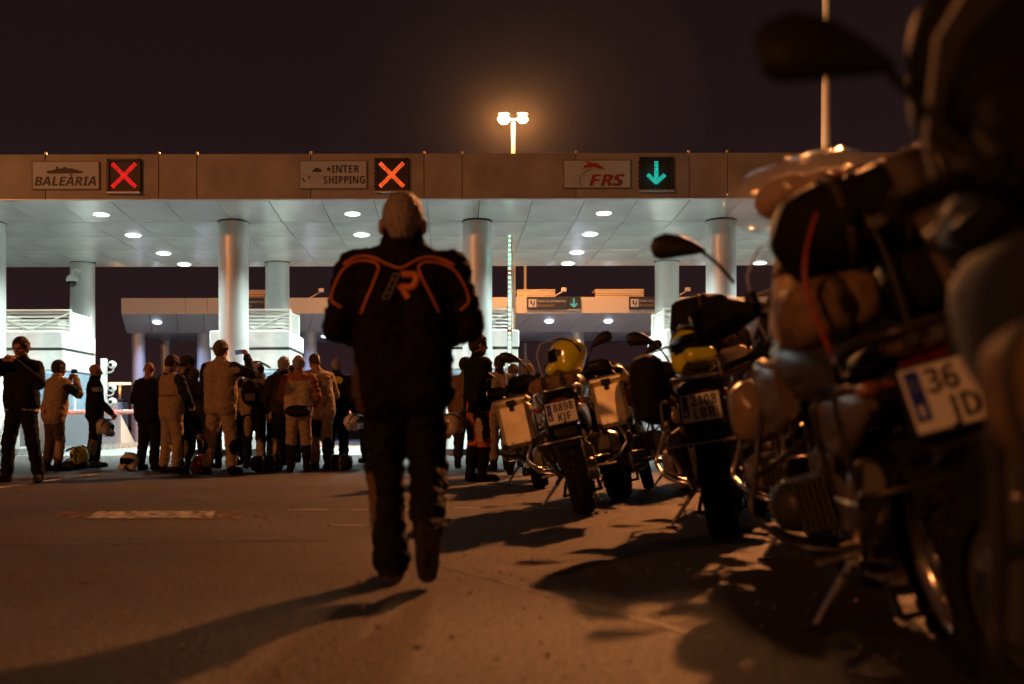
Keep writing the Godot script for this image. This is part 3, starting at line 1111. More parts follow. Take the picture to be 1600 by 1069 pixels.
	lane_signal("small green down arrow beside the passport board on the far canopy", 4.72, 5.36, -38.4, 0.5, "arrow", Color(0.01, 0.78, 0.6), 1.2, "")


func mast(label: String, p: Vector3, high: float, thick: float, energy: float, head_yaw: float) -> void:
	var root := thing("high_mast_lamp", label, "lamp post", at(p), "tall sodium light masts of the port")
	var g := G.new()
	g.tube([Vector3(0, 0, 0), Vector3(0, high * 0.5, 0), Vector3(0, high, 0)], [thick * 0.62, thick * 0.5, thick * 0.3], 16)
	part(root, "pole", g.done(), mat("mast_steel", 0.42, 0.4, 0.37, 0.5, 0.3))
	g = G.new()
	for q in [0.34, 0.55, 0.78]:
		g.lathe([Vector2(thick * 0.62, high * q), Vector2(thick * 0.62, high * q + 0.12)], 16)
	part(root, "collar", g.done(), mat("mast_steel"))
	g = G.new()
	g.lathe([Vector2(0.5, high - 0.1), Vector2(0.95, high - 0.05), Vector2(0.95, high + 0.05), Vector2(0.5, high + 0.1)], 20)
	part(root, "head_ring", g.done(), mat("mast_steel"))
	for q in 4:
		var a := deg_to_rad(head_yaw + 60.0 * (q - 1.5))
		var lamp_at := Vector3(sin(a) * 1.2, high - 0.12, cos(a) * 1.2)
		g = G.new()
		g.box(Vector3.ZERO, Vector3(0.5, 0.2, 0.42), 0.05)
		var l := part(root, "floodlight", g.done(), mat("lamp_housing", 0.2, 0.19, 0.18, 0.5), Transform3D(Basis(Vector3.UP, a), lamp_at))
		g = G.new()
		g.box(Vector3(0, -0.115, 0.02), Vector3(0.4, 0.02, 0.34))
		part(l, "lamp_glass", g.done(), glow("sodium_glass", 1.0, 0.55, 0.22, 30.0))
	# the light of the four heads together, thrown forward and down
	var l := SpotLight3D.new()
	l.name = "mast_light"
	l.light_color = lin(1.0, 0.32, 0.088)
	l.light_energy = energy
	l.light_size = 0.4
	l.spot_angle = 56.0
	l.spot_angle_attenuation = 0.3
	l.spot_range = 300.0
	l.spot_attenuation = 2.0
	l.shadow_enabled = true
	var out := Vector3(sin(deg_to_rad(head_yaw)), 0, cos(deg_to_rad(head_yaw)))
	root.add_child(l)
	l.transform = Transform3D(Basis.looking_at(out * 1.9 + Vector3.DOWN), out * 1.75 + Vector3(0, high - 0.3, 0))


func twin_lamp(p: Vector3, high: float) -> void:
	var root := thing("street_lamp", "lit twin-headed sodium lamp on a slim pole above the canopy", "street lamp", at(p))
	var g := G.new()
	g.tube([Vector3(0, 0, 0), Vector3(0, high - 0.1, 0)], [0.085, 0.055], 12)
	part(root, "pole", g.done(), mat("lamp_pole", 0.55, 0.5, 0.42, 0.45, 0.2))
	g = G.new()
	g.tube([Vector3(-0.3, high, 0), Vector3(0.3, high, 0)], 0.03, 8)
	part(root, "arm", g.done(), mat("lamp_pole"))
	for s in [-1.0, 1.0]:
		g = G.new()
		g.ball(Vector3(s * 0.32, high + 0.2, -0.02), Vector3(0.2, 0.045, 0.14), 14, 8)
		g.tube([Vector3(s * 0.12, high + 0.02, 0), Vector3(s * 0.3, high + 0.2, 0)], 0.03, 8)
		var h := part(root, "lamp_head", g.done(), mat("lamp_housing"))
		g = G.new()
		g.ball(Vector3(s * 0.32, high - 0.02, 0.07), Vector3(0.2 if s < 0 else 0.17, 0.15 if s < 0 else 0.12, 0.14), 16, 10)
		part(h, "lamp_glass", g.done(), glow("lamp_sodium", 1.0, 0.8, 0.52, 60.0))
		lamp(h, Vector3(s * 0.32, high - 0.02, 0.07), lin(1.0, 0.38, 0.11), LAMP, 0.12, 120.0)
	# the damp air close round the lamp, which its light picks out
	for q in 8:
		var air := FogMaterial.new()
		air.density = HAZE * [0.4, 0.5, 0.65, 0.85, 1.1, 1.4, 1.7, 1.8][q]
		air.albedo = Color(0.95, 0.93, 0.9)
		var fog := FogVolume.new()
		fog.name = numbered("lamp_haze")
		fog.shape = RenderingServer.FOG_VOLUME_SHAPE_ELLIPSOID
		fog.size = Vector3(1, 0.92, 0.9) * [13.0, 10.6, 8.6, 6.9, 5.4, 4.1, 3.0, 2.1][q]
		fog.material = air
		fog.position = p + Vector3(0, high, 0)
		add_child(fog)
		tag(fog, "faint haze glowing round the lit twin lamp", "haze", "haze round the twin lamp", "stuff")


func far_things() -> void:
	var warm := mat("lamp_pole")
	# poles and posts beyond the canopies
	var spots := [[-10.42, -50.0, 9.5, 0.11, "bare slim pole rising behind the far canopy near its corner"], [3.55, -48.0, 8.6, 0.1, "bare slim pole rising behind the green barrier arm"]]
	for e in spots:
		var root := thing("pole", e[4], "pole", at(Vector3(e[0] * 1.0, 0, e[1])))
		var g := G.new()
		g.tube([Vector3(0, 0, 0), Vector3(0, e[2], 0)], [e[3], e[3] * 0.7], 10)
		part(root, "shaft", g.done(), warm)
	var root := thing("street_lamp", "tiny distant lamp post with a flat twin head", "street lamp", at(Vector3(-40, 0, -120)))
	var g := G.new()
	g.tube([Vector3(0, 0, 0), Vector3(0, 5.6, 0)], 0.14, 8)
	part(root, "pole", g.done(), warm)
	g = G.new()
	g.box(Vector3(0, 5.7, 0), Vector3(2.6, 0.25, 0.5), 0.05)
	part(root, "lamp_glass", g.done(), glow("far_lamp", 1.0, 0.5, 0.25, 4.0))
	lamp(root, Vector3(0, 5.3, 0), lin(1.0, 0.45, 0.18), 30.0, 0.5, 60.0)
	root = thing("customs_shed", "small pale shed far behind the first booth", "shed", at(Vector3(-14.3, 0, -41.6)))
	g = G.new()
	g.box(Vector3(0, 0.85, 0), Vector3(1.1, 1.7, 1.4), 0.03)
	part(root, "wall", g.done(), mat("booth_white"))
	g = G.new()
	g.box(Vector3(0, 1.75, 0), Vector3(1.2, 0.08, 1.5), 0.01)
	part(root, "roof", g.done(), mat("roof_deck"))


# ------------------------------------------------------------------ bodies: a smooth field on a grid, meshed with surface nets
class Field:
	var lo: Vector3
	var h: float
	var nx: int
	var ny: int
	var nz: int
	var g := PackedFloat32Array()
	var best := PackedFloat32Array()
	var id := PackedByteArray()

	func _init(a: Vector3, b: Vector3, cell: float) -> void:
		lo = a
		h = cell
		nx = int(ceil((b.x - a.x) / h)) + 1
		ny = int(ceil((b.y - a.y) / h)) + 1
		nz = int(ceil((b.z - a.z) / h)) + 1
		g.resize(nx * ny * nz)
		g.fill(9.0)
		best.resize(nx * ny * nz)
		best.fill(9.0)
		id.resize(nx * ny * nz)

	# tapered capsule
	func cap(a: Vector3, b: Vector3, ra: float, rb: float, who: int, k := 0.03) -> void:
		var m := maxf(ra, rb) + k + 2.5 * h
		var i0 := maxi(0, int((minf(a.x, b.x) - m - lo.x) / h))
		var i1 := mini(nx - 1, int((maxf(a.x, b.x) + m - lo.x) / h) + 1)
		var j0 := maxi(0, int((minf(a.y, b.y) - m - lo.y) / h))
		var j1 := mini(ny - 1, int((maxf(a.y, b.y) + m - lo.y) / h) + 1)
		var k0 := maxi(0, int((minf(a.z, b.z) - m - lo.z) / h))
		var k1 := mini(nz - 1, int((maxf(a.z, b.z) + m - lo.z) / h) + 1)
		var dx := b.x - a.x
		var dy := b.y - a.y
		var dz := b.z - a.z
		var inv := 1.0 / maxf(dx * dx + dy * dy + dz * dz, 1e-9)
		var dr := rb - ra
		var lim := k + 2.5 * h
		for kk in range(k0, k1 + 1):
			var pz := lo.z + kk * h - a.z
			for jj in range(j0, j1 + 1):
				var py := lo.y + jj * h - a.y
				var row := (kk * ny + jj) * nx
				var base := py * dy + pz * dz
				for ii in range(i0, i1 + 1):
					var px := lo.x + ii * h - a.x
					var t := clampf((px * dx + base) * inv, 0.0, 1.0)
					var ex := px - dx * t
					var ey := py - dy * t
					var ez := pz - dz * t
					var d := sqrt(ex * ex + ey * ey + ez * ez) - ra - dr * t
					if d < lim:
						var at := row + ii
						var o := g[at]
						if d < best[at]:
							best[at] = d
							id[at] = who
						var q := k - absf(o - d)
						if q > 0.0:
							g[at] = minf(o, d) - q * q * 0.25 / k
						elif d < o:
							g[at] = d

	func ell(c: Vector3, r: Vector3, who: int, k := 0.02, cut := false) -> void:
		var m := k + 2.5 * h
		var i0 := maxi(0, int((c.x - r.x - m - lo.x) / h))
		var i1 := mini(nx - 1, int((c.x + r.x + m - lo.x) / h) + 1)
		var j0 := maxi(0, int((c.y - r.y - m - lo.y) / h))
		var j1 := mini(ny - 1, int((c.y + r.y + m - lo.y) / h) + 1)
		var k0 := maxi(0, int((c.z - r.z - m - lo.z) / h))
		var k1 := mini(nz - 1, int((c.z + r.z + m - lo.z) / h) + 1)
		for kk in range(k0, k1 + 1):
			var pz := (lo.z + kk * h - c.z) / r.z
			for jj in range(j0, j1 + 1):
				var py := (lo.y + jj * h - c.y) / r.y
				for ii in range(i0, i1 + 1):
					var px := (lo.x + ii * h - c.x) / r.x
					var l := sqrt(px * px + py * py + pz * pz)
					var gx := px / r.x
					var gy := py / r.y
					var gz := pz / r.z
					var d := l * (l - 1.0) / maxf(sqrt(gx * gx + gy * gy + gz * gz), 1e-6)
					if l < 1e-4:
						d = -minf(r.x, minf(r.y, r.z))
					var at := (kk * ny + jj) * nx + ii
					var o := g[at]
					if cut:
						d = -d
						var q := k - absf(o - d)
						g[at] = maxf(o, d) + (q * q * 0.25 / k if q > 0.0 else 0.0)
						if d > -h and who > 0:
							id[at] = who
						continue
					if d < best[at]:
						best[at] = d
						id[at] = who
					var q := k - absf(o - d)
					if q > 0.0:
						g[at] = minf(o, d) - q * q * 0.25 / k
					elif d < o:
						g[at] = d

	func value(p: Vector3) -> float:
		var q := (p - lo) / h
		var i := clampi(int(q.x), 0, nx - 2)
		var j := clampi(int(q.y), 0, ny - 2)
		var k := clampi(int(q.z), 0, nz - 2)
		var f := q - Vector3(i, j, k)
		var s := (k * ny + j) * nx + i
		var a := lerpf(lerpf(g[s], g[s + 1], f.x), lerpf(g[s + nx], g[s + nx + 1], f.x), f.y)
		s += nx * ny
		var b := lerpf(lerpf(g[s], g[s + 1], f.x), lerpf(g[s + nx], g[s + nx + 1], f.x), f.y)
		return lerpf(a, b, f.z)

	# {v, n, id, i}
	func net() -> Dictionary:
		var vs := PackedVector3Array()
		var ids := PackedByteArray()
		var ix := PackedInt32Array()
		var cells := PackedInt32Array()
		cells.resize(nx * ny * nz)
		cells.fill(-1)
		var sxy := nx * ny
		var far := h * 1.8
		var off := [0, 1, nx, nx + 1, sxy, sxy + 1, sxy + nx, sxy + nx + 1]
		var edges := [[0, 1], [2, 3], [4, 5], [6, 7], [0, 2], [1, 3], [4, 6], [5, 7], [0, 4], [1, 5], [2, 6], [3, 7]]
		for k in nz - 1:
			for j in ny - 1:
				var row := (k * ny + j) * nx
				for i in nx - 1:
					var s := row + i
					if absf(g[s]) > far:
						continue
					var c := [g[s], g[s + 1], g[s + nx], g[s + nx + 1], g[s + sxy], g[s + sxy + 1], g[s + sxy + nx], g[s + sxy + nx + 1]]
					var mask := 0
					for q in 8:
						if c[q] < 0.0:
							mask |= 1 << q
					if mask == 0 or mask == 255:
						continue
					var p := Vector3.ZERO
					var m := 0
					for e in edges:
						var a: float = c[e[0]]
						var b: float = c[e[1]]
						if (a < 0.0) != (b < 0.0):
							var t := a / (a - b)
							var e0: int = e[0]
							var e1: int = e[1]
							var p0 := Vector3(e0 & 1, (e0 >> 1) & 1, e0 >> 2)
							var p1 := Vector3(e1 & 1, (e1 >> 1) & 1, e1 >> 2)
							p += p0.lerp(p1, t)
							m += 1
					cells[s] = vs.size()
					vs.append(lo + (Vector3(i, j, k) + p / m) * h)
					var who := 0
					var low := 9.0
					for q in 8:
						var at: int = s + off[q]
						if best[at] < low:
							low = best[at]
							who = id[at]
					ids.append(who)
		for k in range(1, nz - 1):
			for j in range(1, ny - 1):
				var row := (k * ny + j) * nx
				for i in range(1, nx - 1):
					var s := row + i
					if absf(g[s]) > far:
						continue
					var inside := g[s] < 0.0
					for ax in 3:
						var st: int = [1, nx, sxy][ax]
						if inside == (g[s + st] < 0.0):
							continue
						var u: int = [nx, sxy, 1][ax]
						var w: int = [sxy, 1, nx][ax]
						var a := cells[s - u - w]
						var b := cells[s - w]
						var c := cells[s]
						var d := cells[s - u]
						if a < 0 or b < 0 or c < 0 or d < 0:
							continue
						if inside:
							ix.append_array([a, c, b, a, d, c])
						else:
							ix.append_array([a, b, c, a, c, d])
		return {"v": vs, "id": ids, "i": ix}


func shade(d: Dictionary) -> void:
	# smooth normals from the faces (front faces run clockwise)
	var v: PackedVector3Array = d.v
	var ix: PackedInt32Array = d.i
	var n := PackedVector3Array()
	n.resize(v.size())
	for t in range(0, ix.size(), 3):
		var a := ix[t]
		var b := ix[t + 1]
		var c := ix[t + 2]
		var f := (v[c] - v[a]).cross(v[b] - v[a])
		n[a] += f
		n[b] += f
		n[c] += f
	for i in n.size():
		n[i] = n[i].normalized()
	d.n = n


func append(dst: Dictionary, src: Dictionary, t: Transform3D, mirror := false) -> void:
	var v: PackedVector3Array = src.v
	var base: int = dst.v.size()
	var vv: PackedVector3Array = dst.v
	for p in v:
		vv.append(t * (Vector3(-p.x, p.y, p.z) if mirror else p))
	dst.v = vv
	var ids: PackedByteArray = dst.id
	ids.append_array(src.id)
	dst.id = ids
	var ix: PackedInt32Array = dst.i
	var s: PackedInt32Array = src.i
	for k in range(0, s.size(), 3):
		ix.append(base + s[k])
		ix.append(base + s[k + 2 if mirror else k + 1])
		ix.append(base + s[k + 1 if mirror else k + 2])
	dst.i = ix


func meshed(d: Dictionary, colors: PackedColorArray) -> ArrayMesh:
	var arr := []
	arr.resize(Mesh.ARRAY_MAX)
	arr[Mesh.ARRAY_VERTEX] = d.v
	arr[Mesh.ARRAY_NORMAL] = d.n
	if colors.size():
		arr[Mesh.ARRAY_COLOR] = colors
	arr[Mesh.ARRAY_INDEX] = d.i
	var m := ArrayMesh.new()
	m.add_surface_from_arrays(Mesh.PRIMITIVE_TRIANGLES, arr)
	return m


# colour classes of a figure
const SKIN := 0
const COAT := 1
const SLEEVE := 2
const LEGS := 3
const BOOT := 4
const COLLAR := 5
const GLOVE := 6
const EYE := 7
const LIP := 8
const SHIN := 9
const HEM := 10


func head_shape() -> Dictionary:
	if cache.has("head"):
		return cache.head
	var f := Field.new(Vector3(-0.11, -0.19, -0.15), Vector3(0.11, 0.16, 0.14), 0.006)
	f.ell(Vector3(0, 0.035, 0.012), Vector3(0.076, 0.093, 0.098), SKIN)
	f.ell(Vector3(0, -0.045, -0.028), Vector3(0.058, 0.072, 0.064), SKIN, 0.03)
	f.ell(Vector3(0, -0.1, -0.062), Vector3(0.026, 0.02, 0.024), SKIN, 0.02)
	f.cap(Vector3(-0.036, 0.022, -0.078), Vector3(0.036, 0.022, -0.078), 0.013, 0.013, SKIN, 0.02)
	for s in [-1.0, 1.0]:
		f.ell(Vector3(0.033 * s, 0.001, -0.094), Vector3(0.018, 0.011, 0.013), SKIN, 0.01, true)
		f.cap(Vector3(0.04 * s, -0.03, -0.068), Vector3(0.05 * s, -0.025, -0.045), 0.016, 0.014, SKIN, 0.02)
	f.cap(Vector3(0, 0.012, -0.09), Vector3(0, -0.03, -0.112), 0.009, 0.014, SKIN, 0.012)
	f.cap(Vector3(-0.013, -0.036, -0.1), Vector3(0.013, -0.036, -0.1), 0.009, 0.009, SKIN, 0.01)
	f.cap(Vector3(-0.02, -0.066, -0.086), Vector3(0.02, -0.066, -0.086), 0.008, 0.008, LIP, 0.008)
	for s in [-1.0, 1.0]:
		f.ell(Vector3(0.032 * s, 0.001, -0.081), Vector3(0.012, 0.011, 0.011), EYE, 0.004)
		f.ell(Vector3(0.084 * s, -0.004, 0.016), Vector3(0.013, 0.034, 0.021), SKIN, 0.01)
	f.cap(Vector3(0, -0.06, 0.025), Vector3(0, -0.18, 0.035), 0.055, 0.06, SKIN, 0.03)
	cache.head = f.net()
	return cache.head


func hair_shape(kind: String) -> ArrayMesh:
	if cache.has("hair" + kind):
		return cache["hair" + kind]
	var f := Field.new(Vector3(-0.125, -0.11, -0.14), Vector3(0.125, 0.18, 0.16), 0.006)
	var fat := 0.018
	if kind == "curly":
		fat = 0.026
	elif kind == "cropped" or kind == "ring":
		fat = 0.006
	f.ell(Vector3(0, 0.035, 0.014), Vector3(0.077 + fat, 0.094 + fat, 0.099 + fat), 0)
	f.cap(Vector3(0, -0.05, 0.065), Vector3(0, -0.015, 0.07), 0.045, 0.05, 0, 0.04)
	# the face, the ears and the nape stay free
	f.ell(Vector3(0, -0.06, -0.1), Vector3(0.09, 0.125, 0.085), 0, 0.02, true)
	for s in [-1.0, 1.0]:
		f.ell(Vector3(0.092 * s, -0.045, -0.01), Vector3(0.04, 0.06, 0.05), 0, 0.02, true)
	f.ell(Vector3(0, -0.14, 0.05), Vector3(0.14, 0.07, 0.14), 0, 0.02, true)
	if kind == "ring":
		f.ell(Vector3(0, 0.12, -0.02), Vector3(0.1, 0.085, 0.1), 0, 0.02, true)
	if kind == "receding":
		f.ell(Vector3(0, 0.1, -0.1), Vector3(0.07, 0.06, 0.085), 0, 0.02, true)
	var d := f.net()
	shade(d)
	var ns := FastNoiseLite.new()
	ns.seed = 5
	ns.frequency = 1.0
	var vv: PackedVector3Array = d.v
	var amp: float = {"curly": 0.012, "cropped": 0.003, "ring": 0.003}.get(kind, 0.009)
	var fr: float = 55.0 if kind == "curly" else 38.0
	for i in vv.size():
		var p := vv[i]
		vv[i] = p + d.n[i] * ns.get_noise_3d(p.x * fr * 1.6, p.y * fr * 0.5, p.z * fr) * amp * 2.0
	d.v = vv
	shade(d)
	cache["hair" + kind] = meshed(d, PackedColorArray())
	return cache["hair" + kind]


func hand_shape(kind: String) -> Dictionary:
	# a right hand, wrist at the origin, fingers towards -y, palm towards -z, thumb on the -x side
	if cache.has("hand" + kind):
		return cache["hand" + kind]
	var f := Field.new(Vector3(-0.085, -0.225, -0.1), Vector3(0.065, 0.04, 0.045), 0.0048)
	f.cap(Vector3(0, 0.03, 0), Vector3(0, -0.01, 0), 0.028, 0.026, GLOVE, 0.01)
	for q in 4:
		var x := -0.027 + 0.018 * q
		f.cap(Vector3(x * 0.6, -0.015, 0), Vector3(x, -0.085, 0.002), 0.018, 0.0135, GLOVE, 0.012)
	var curl: Array = {"relaxed": [18.0, 28.0, 22.0], "grip": [62.0, 78.0, 50.0], "pinch": [45.0, 55.0, 30.0]}[kind]
	var long := [0.043, 0.048, 0.045, 0.036]
	for q in 4:
		var p := Vector3(-0.028 + 0.0188 * q, -0.088, 0.002)
		var ang := 0.0
		var spread := (q - 1.5) * 0.05
		for sgm in 3:
			ang += deg_to_rad(curl[sgm] + q * 3.0)
			var l: float = long[q] * [1.0, 0.62, 0.5][sgm]
			var e := p + Vector3(spread * l, -cos(ang) * l, -sin(ang) * l)
			f.cap(p, e, 0.0098 - 0.0008 * sgm, 0.0092 - 0.0009 * sgm, GLOVE, 0.003)
			p = e
	var tc: float = {"relaxed": 0.35, "grip": 1.0, "pinch": 0.8}[kind]
	var t0 := Vector3(-0.02, -0.03, -0.008)
	var t1 := t0 + Vector3(-0.03 + 0.012 * tc, -0.032, -0.014 - 0.014 * tc)
	var t2 := t1 + Vector3(-0.012 + 0.02 * tc, -0.03 + 0.006 * tc, -0.01 - 0.012 * tc)
	var t3 := t2 + Vector3(0.004 + 0.014 * tc, -0.023 + 0.008 * tc, -0.006 - 0.004 * tc)
	f.cap(t0, t1, 0.016, 0.0125, GLOVE, 0.01)
	f.cap(t1, t2, 0.0118, 0.0105, GLOVE, 0.003)
	f.cap(t2, t3, 0.0104, 0.009, GLOVE, 0.003)
	cache["hand" + kind] = f.net()
	return cache["hand" + kind]


func hang(from: Vector3, to: Vector3, palm: Vector3) -> Basis:
	# turns a hand so that its fingers run from -> to and its palm faces palm
	var y := (from - to).normalized()
	var z := -(palm - y * palm.dot(y)).normalized()
	return Basis(y.cross(z), y, z)


# A standing rider. In body coordinates the feet stand on y = 0, x is the person's right and -z the way the person faces.
func person(label: String, spot: Vector3, yaw: float, tall: float, s: Dictionary, group := "riders waiting in front of the toll canopy") -> Node3D:
	var root := thing("person", label, "person", at(spot, yaw), group)
	var k := tall / 1.79
	var fat: float = s.get("bulk", 1.0) * 1.07
	var lean: float = s.get("lean", 0.0)
	var sway: float = s.get("sway", 0.0)
	var hip := Vector3(sway, 0.93, 0)
	var up := Transform3D(Basis.from_euler(Vector3(deg_to_rad(-lean), 0, deg_to_rad(s.get("tilt", 0.0)))), hip) * Transform3D(Basis(), -Vector3(0, 0.93, 0))
	var cell: float = s.get("cell", 0.017)
	var f := Field.new(Vector3(-0.62, -0.03, -0.6) + Vector3(sway, 0, 0), Vector3(0.62, 1.98, 0.42) + Vector3(sway, 0, 0), cell)
	var step: Array = s.get("feet", [Vector3(-0.12, 0, 0.03), Vector3(0.12, 0, -0.02)])
	var toes: Array = s.get("toes", [12.0, -12.0])
	var trousers: float = s.get("trousers", 1.12)
	for q in 2:
		var sd := -1.0 if q == 0 else 1.0
		var foot: Vector3 = step[q]
		var hp := Vector3(0.085 * sd + sway, 0.9, 0)
		var ank := foot + Vector3(0, 0.1, 0.035)
		var knee: Vector3 = s.knees[q] if s.has("knees") else hp.lerp(ank, 0.5) + Vector3(0.012 * sd, 0, -0.035)
		var fwd := Vector3(-sin(deg_to_rad(toes[q])), 0, -cos(deg_to_rad(toes[q])))
		var dn := Vector3.DOWN
		if s.has("foot_dir") and s.foot_dir[q] != Vector3.ZERO:
			fwd = s.foot_dir[q].normalized()
			dn = -fwd.cross(Vector3.LEFT).normalized()
			dn = dn if dn.z > 0.0 else -dn
		f.cap(hp, knee, 0.094 * trousers * sqrt(fat), 0.077 * trousers, LEGS, 0.03)
		var low := knee.lerp(ank, s.get("cuff", 0.72))
		f.cap(knee, low, 0.076 * trousers, 0.069 * trousers, SHIN, 0.02)
		if s.get("flare", 0.0) > 0.0 and q == 0:
			f.cap(knee.lerp(ank, 0.7), knee.lerp(ank, 0.97), 0.07, 0.07 + s.flare, SHIN, 0.012)
		var shoe: float = s.get("shoe", 1.0)
		f.cap(low, ank, 0.06, 0.056 * shoe, BOOT, 0.012)
		f.cap(ank + dn * 0.045 - fwd * 0.01, ank + dn * 0.052 + fwd * 0.17, 0.05 * shoe, 0.042 * shoe, BOOT, 0.03)
		f.cap(ank + dn * 0.066 - fwd * 0.022, ank + dn * 0.07 + fwd * 0.18, 0.044 * shoe, 0.041 * shoe, BOOT, 0.012)
	f.cap(Vector3(-0.07 + sway, 0.93, 0.01), Vector3(0.07 + sway, 0.93, 0.01), 0.125 * fat, 0.125 * fat, LEGS, 0.04)
	var hem: float = s.get("hem", 0.86)
	var wide: float = s.get("hem_wide", 1.0)
	for sd in [-1.0, 1.0]:
		f.cap(up * Vector3(0.075 * sd, hem + 0.1, 0.01), up * Vector3(0.075 * sd, 1.08, 0.0), 0.132 * fat * wide, 0.128 * fat, HEM, 0.012)
		f.cap(up * Vector3(0.075 * sd, 1.04, -0.005), up * Vector3(0.092 * sd, 1.36, 0.0), 0.128 * fat, 0.122 * fat, COAT, 0.05)
		f.cap(up * Vector3(0.04 * sd, 1.46, 0.012), up * Vector3(0.19 * sd, 1.425, 0.005), 0.082, 0.078, COAT, 0.05)
	f.cap(up * Vector3(0, 1.4, 0.01), up * Vector3(0, 1.52, 0.015), 0.11, 0.07, COAT, 0.05)
	if s.get("collar", true):
		f.cap(up * Vector3(0, 1.5, 0.012), up * Vector3(0, 1.555, 0.005), 0.078, 0.074, COLLAR, 0.012)
	var arms: Array = s.get("arms", [[Vector3(-0.28, 1.16, 0.03), Vector3(-0.27, 0.91, -0.08)], [Vector3(0.28, 1.16, 0.03), Vector3(0.27, 0.91, -0.08)]])
	var sleeve: float = s.get("sleeve", 1.12)
	for q in 2:
		var sd := -1.0 if q == 0 else 1.0
		var sh := up * Vector3(s.get("shoulder", 0.2) * sd, 1.42, 0.005)
		var el: Vector3 = up * arms[q][0]
		var wr: Vector3 = up * arms[q][1]
		f.cap(sh, el, 0.079 * sleeve, 0.064 * sleeve, SLEEVE, 0.035)
		if s.get("short_sleeves", false):
			f.cap(el, wr, 0.045, 0.032, GLOVE, 0.02)
		else:
			f.cap(el, wr + (el - wr).normalized() * 0.02, 0.063 * sleeve, 0.047 * sleeve, SLEEVE, 0.02)
		f.cap(wr + (el - wr).normalized() * 0.03, wr, 0.031, 0.027, GLOVE, 0.008)
	for e in s.get("lumps", []):
		f.cap(up * e[0], up * e[1], e[2], e[3], e[4], e[5] if e.size() > 5 else 0.02)
	var d := f.net()
	shade(d)
	# folds in the cloth
	var ns := FastNoiseLite.new()
	ns.seed = int(spot.x * 37.0 + spot.z * 11.0)
	ns.frequency = 1.0
	var vv: PackedVector3Array = d.v
	var amp: float = s.get("folds", 0.015)
	for i in vv.size():
		var p := vv[i]
		var who: int = d.id[i]
		if who != SKIN and who != GLOVE:
			var w := ns.get_noise_3d(p.x * 7.0, p.y * 13.0, p.z * 7.0) + 0.6 * ns.get_noise_3d(p.x * 17.0 + 9.0, p.y * 26.0, p.z * 17.0)
			vv[i] = p + d.n[i] * w * amp * (0.35 if who == BOOT else 1.0)
		if vv[i].y < 0.0:
			vv[i] = Vector3(vv[i].x, 0.0, vv[i].z)
	d.v = vv
	# head and hands, on grids of their own
	var hd := up * at(Vector3(0, 1.665, -0.015) + s.get("head_at", Vector3.ZERO), s.get("look", 0.0), s.get("nod", 0.0), s.get("cock", 0.0))
	hd.basis = hd.basis.scaled(Vector3.ONE * s.get("head_big", 1.0))
	append(d, head_shape(), hd)
	var kinds: Array = s.get("hands", ["relaxed", "relaxed"])
	var palms: Array = s.get("palms", [Vector3(1, 0, 0.2), Vector3(-1, 0, 0.2)])
	var big: float = s.get("glove", 1.0)
	for q in 2:
		var el: Vector3 = up * arms[q][0]
		var wr: Vector3 = up * arms[q][1]
		var to: Vector3 = (wr - el).normalized()
		if s.has("reach"):
			to = (to + s.reach[q]).normalized()
		append(d, hand_shape(kinds[q]), Transform3D(hang(wr - to, wr, up.basis * palms[q]) * Basis.from_scale(Vector3.ONE * big), wr), q == 0)
	shade(d)
	var pal: Array = s.pal.duplicate()
	while pal.size() < 11:
		pal.append([null, null, null, null, null, pal[1], pal[0], Color(0.05, 0.04, 0.035), Color(0.2, 0.07, 0.05), pal[3], pal[1]][pal.size()])
	var cl := PackedColorArray()
	var vs: PackedVector3Array = d.v
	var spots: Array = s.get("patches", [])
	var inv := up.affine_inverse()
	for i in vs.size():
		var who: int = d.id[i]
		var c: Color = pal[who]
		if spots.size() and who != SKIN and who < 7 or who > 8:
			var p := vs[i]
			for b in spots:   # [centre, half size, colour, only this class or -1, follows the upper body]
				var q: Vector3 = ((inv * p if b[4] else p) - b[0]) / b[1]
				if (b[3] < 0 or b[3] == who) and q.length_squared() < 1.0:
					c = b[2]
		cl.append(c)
	for i in vs.size():
		vs[i] *= k
	d.v = vs
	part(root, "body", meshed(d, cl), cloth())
	if s.has("hair"):
		var o := part(root, "hair", hair_shape(s.hair), s.hair_mat, Transform3D(hd.basis.scaled(Vector3.ONE * k), hd.origin * k))
	root.set_meta("k", k)
	root.set_meta("up", up)
	root.set_meta("field", f)
	return root


func cloth() -> StandardMaterial3D:
	if mats.has("cloth"):
		return mats.cloth
	var m := mat("cloth", 1, 1, 1, 0.8)
	m.vertex_color_use_as_albedo = true
	m.metallic_specular = 0.2
	textured(m, noise_tex("cloth_tone", 0.02, 3, 0.86, 1.0, 256, 4), 1.6, null, noise_tex("weave", 0.09, 8, 0, 1, 256, 3, FastNoiseLite.TYPE_VALUE, true, 6.0), 0.5)
	return m


func hair_mat(key: String, r: float, g: float, b: float) -> StandardMaterial3D:
	return textured(mat(key, r, g, b, 0.55), noise_tex("hair_tone", 0.06, 12, 0.55, 1.0, 128, 3), 9.0, null, noise_tex("hair_relief", 0.14, 4, 0, 1, 128, 3, FastNoiseLite.TYPE_VALUE, true, 8.0), 0.9)


# ------------------------------------------------------------------ motorcycles
# In bike coordinates the rear tyre touches the ground at the origin, -z is forward, x the rider's right.
func kept(key: String, make) -> ArrayMesh:
	if not cache.has(key):
		cache[key] = make.call()
	return cache[key]


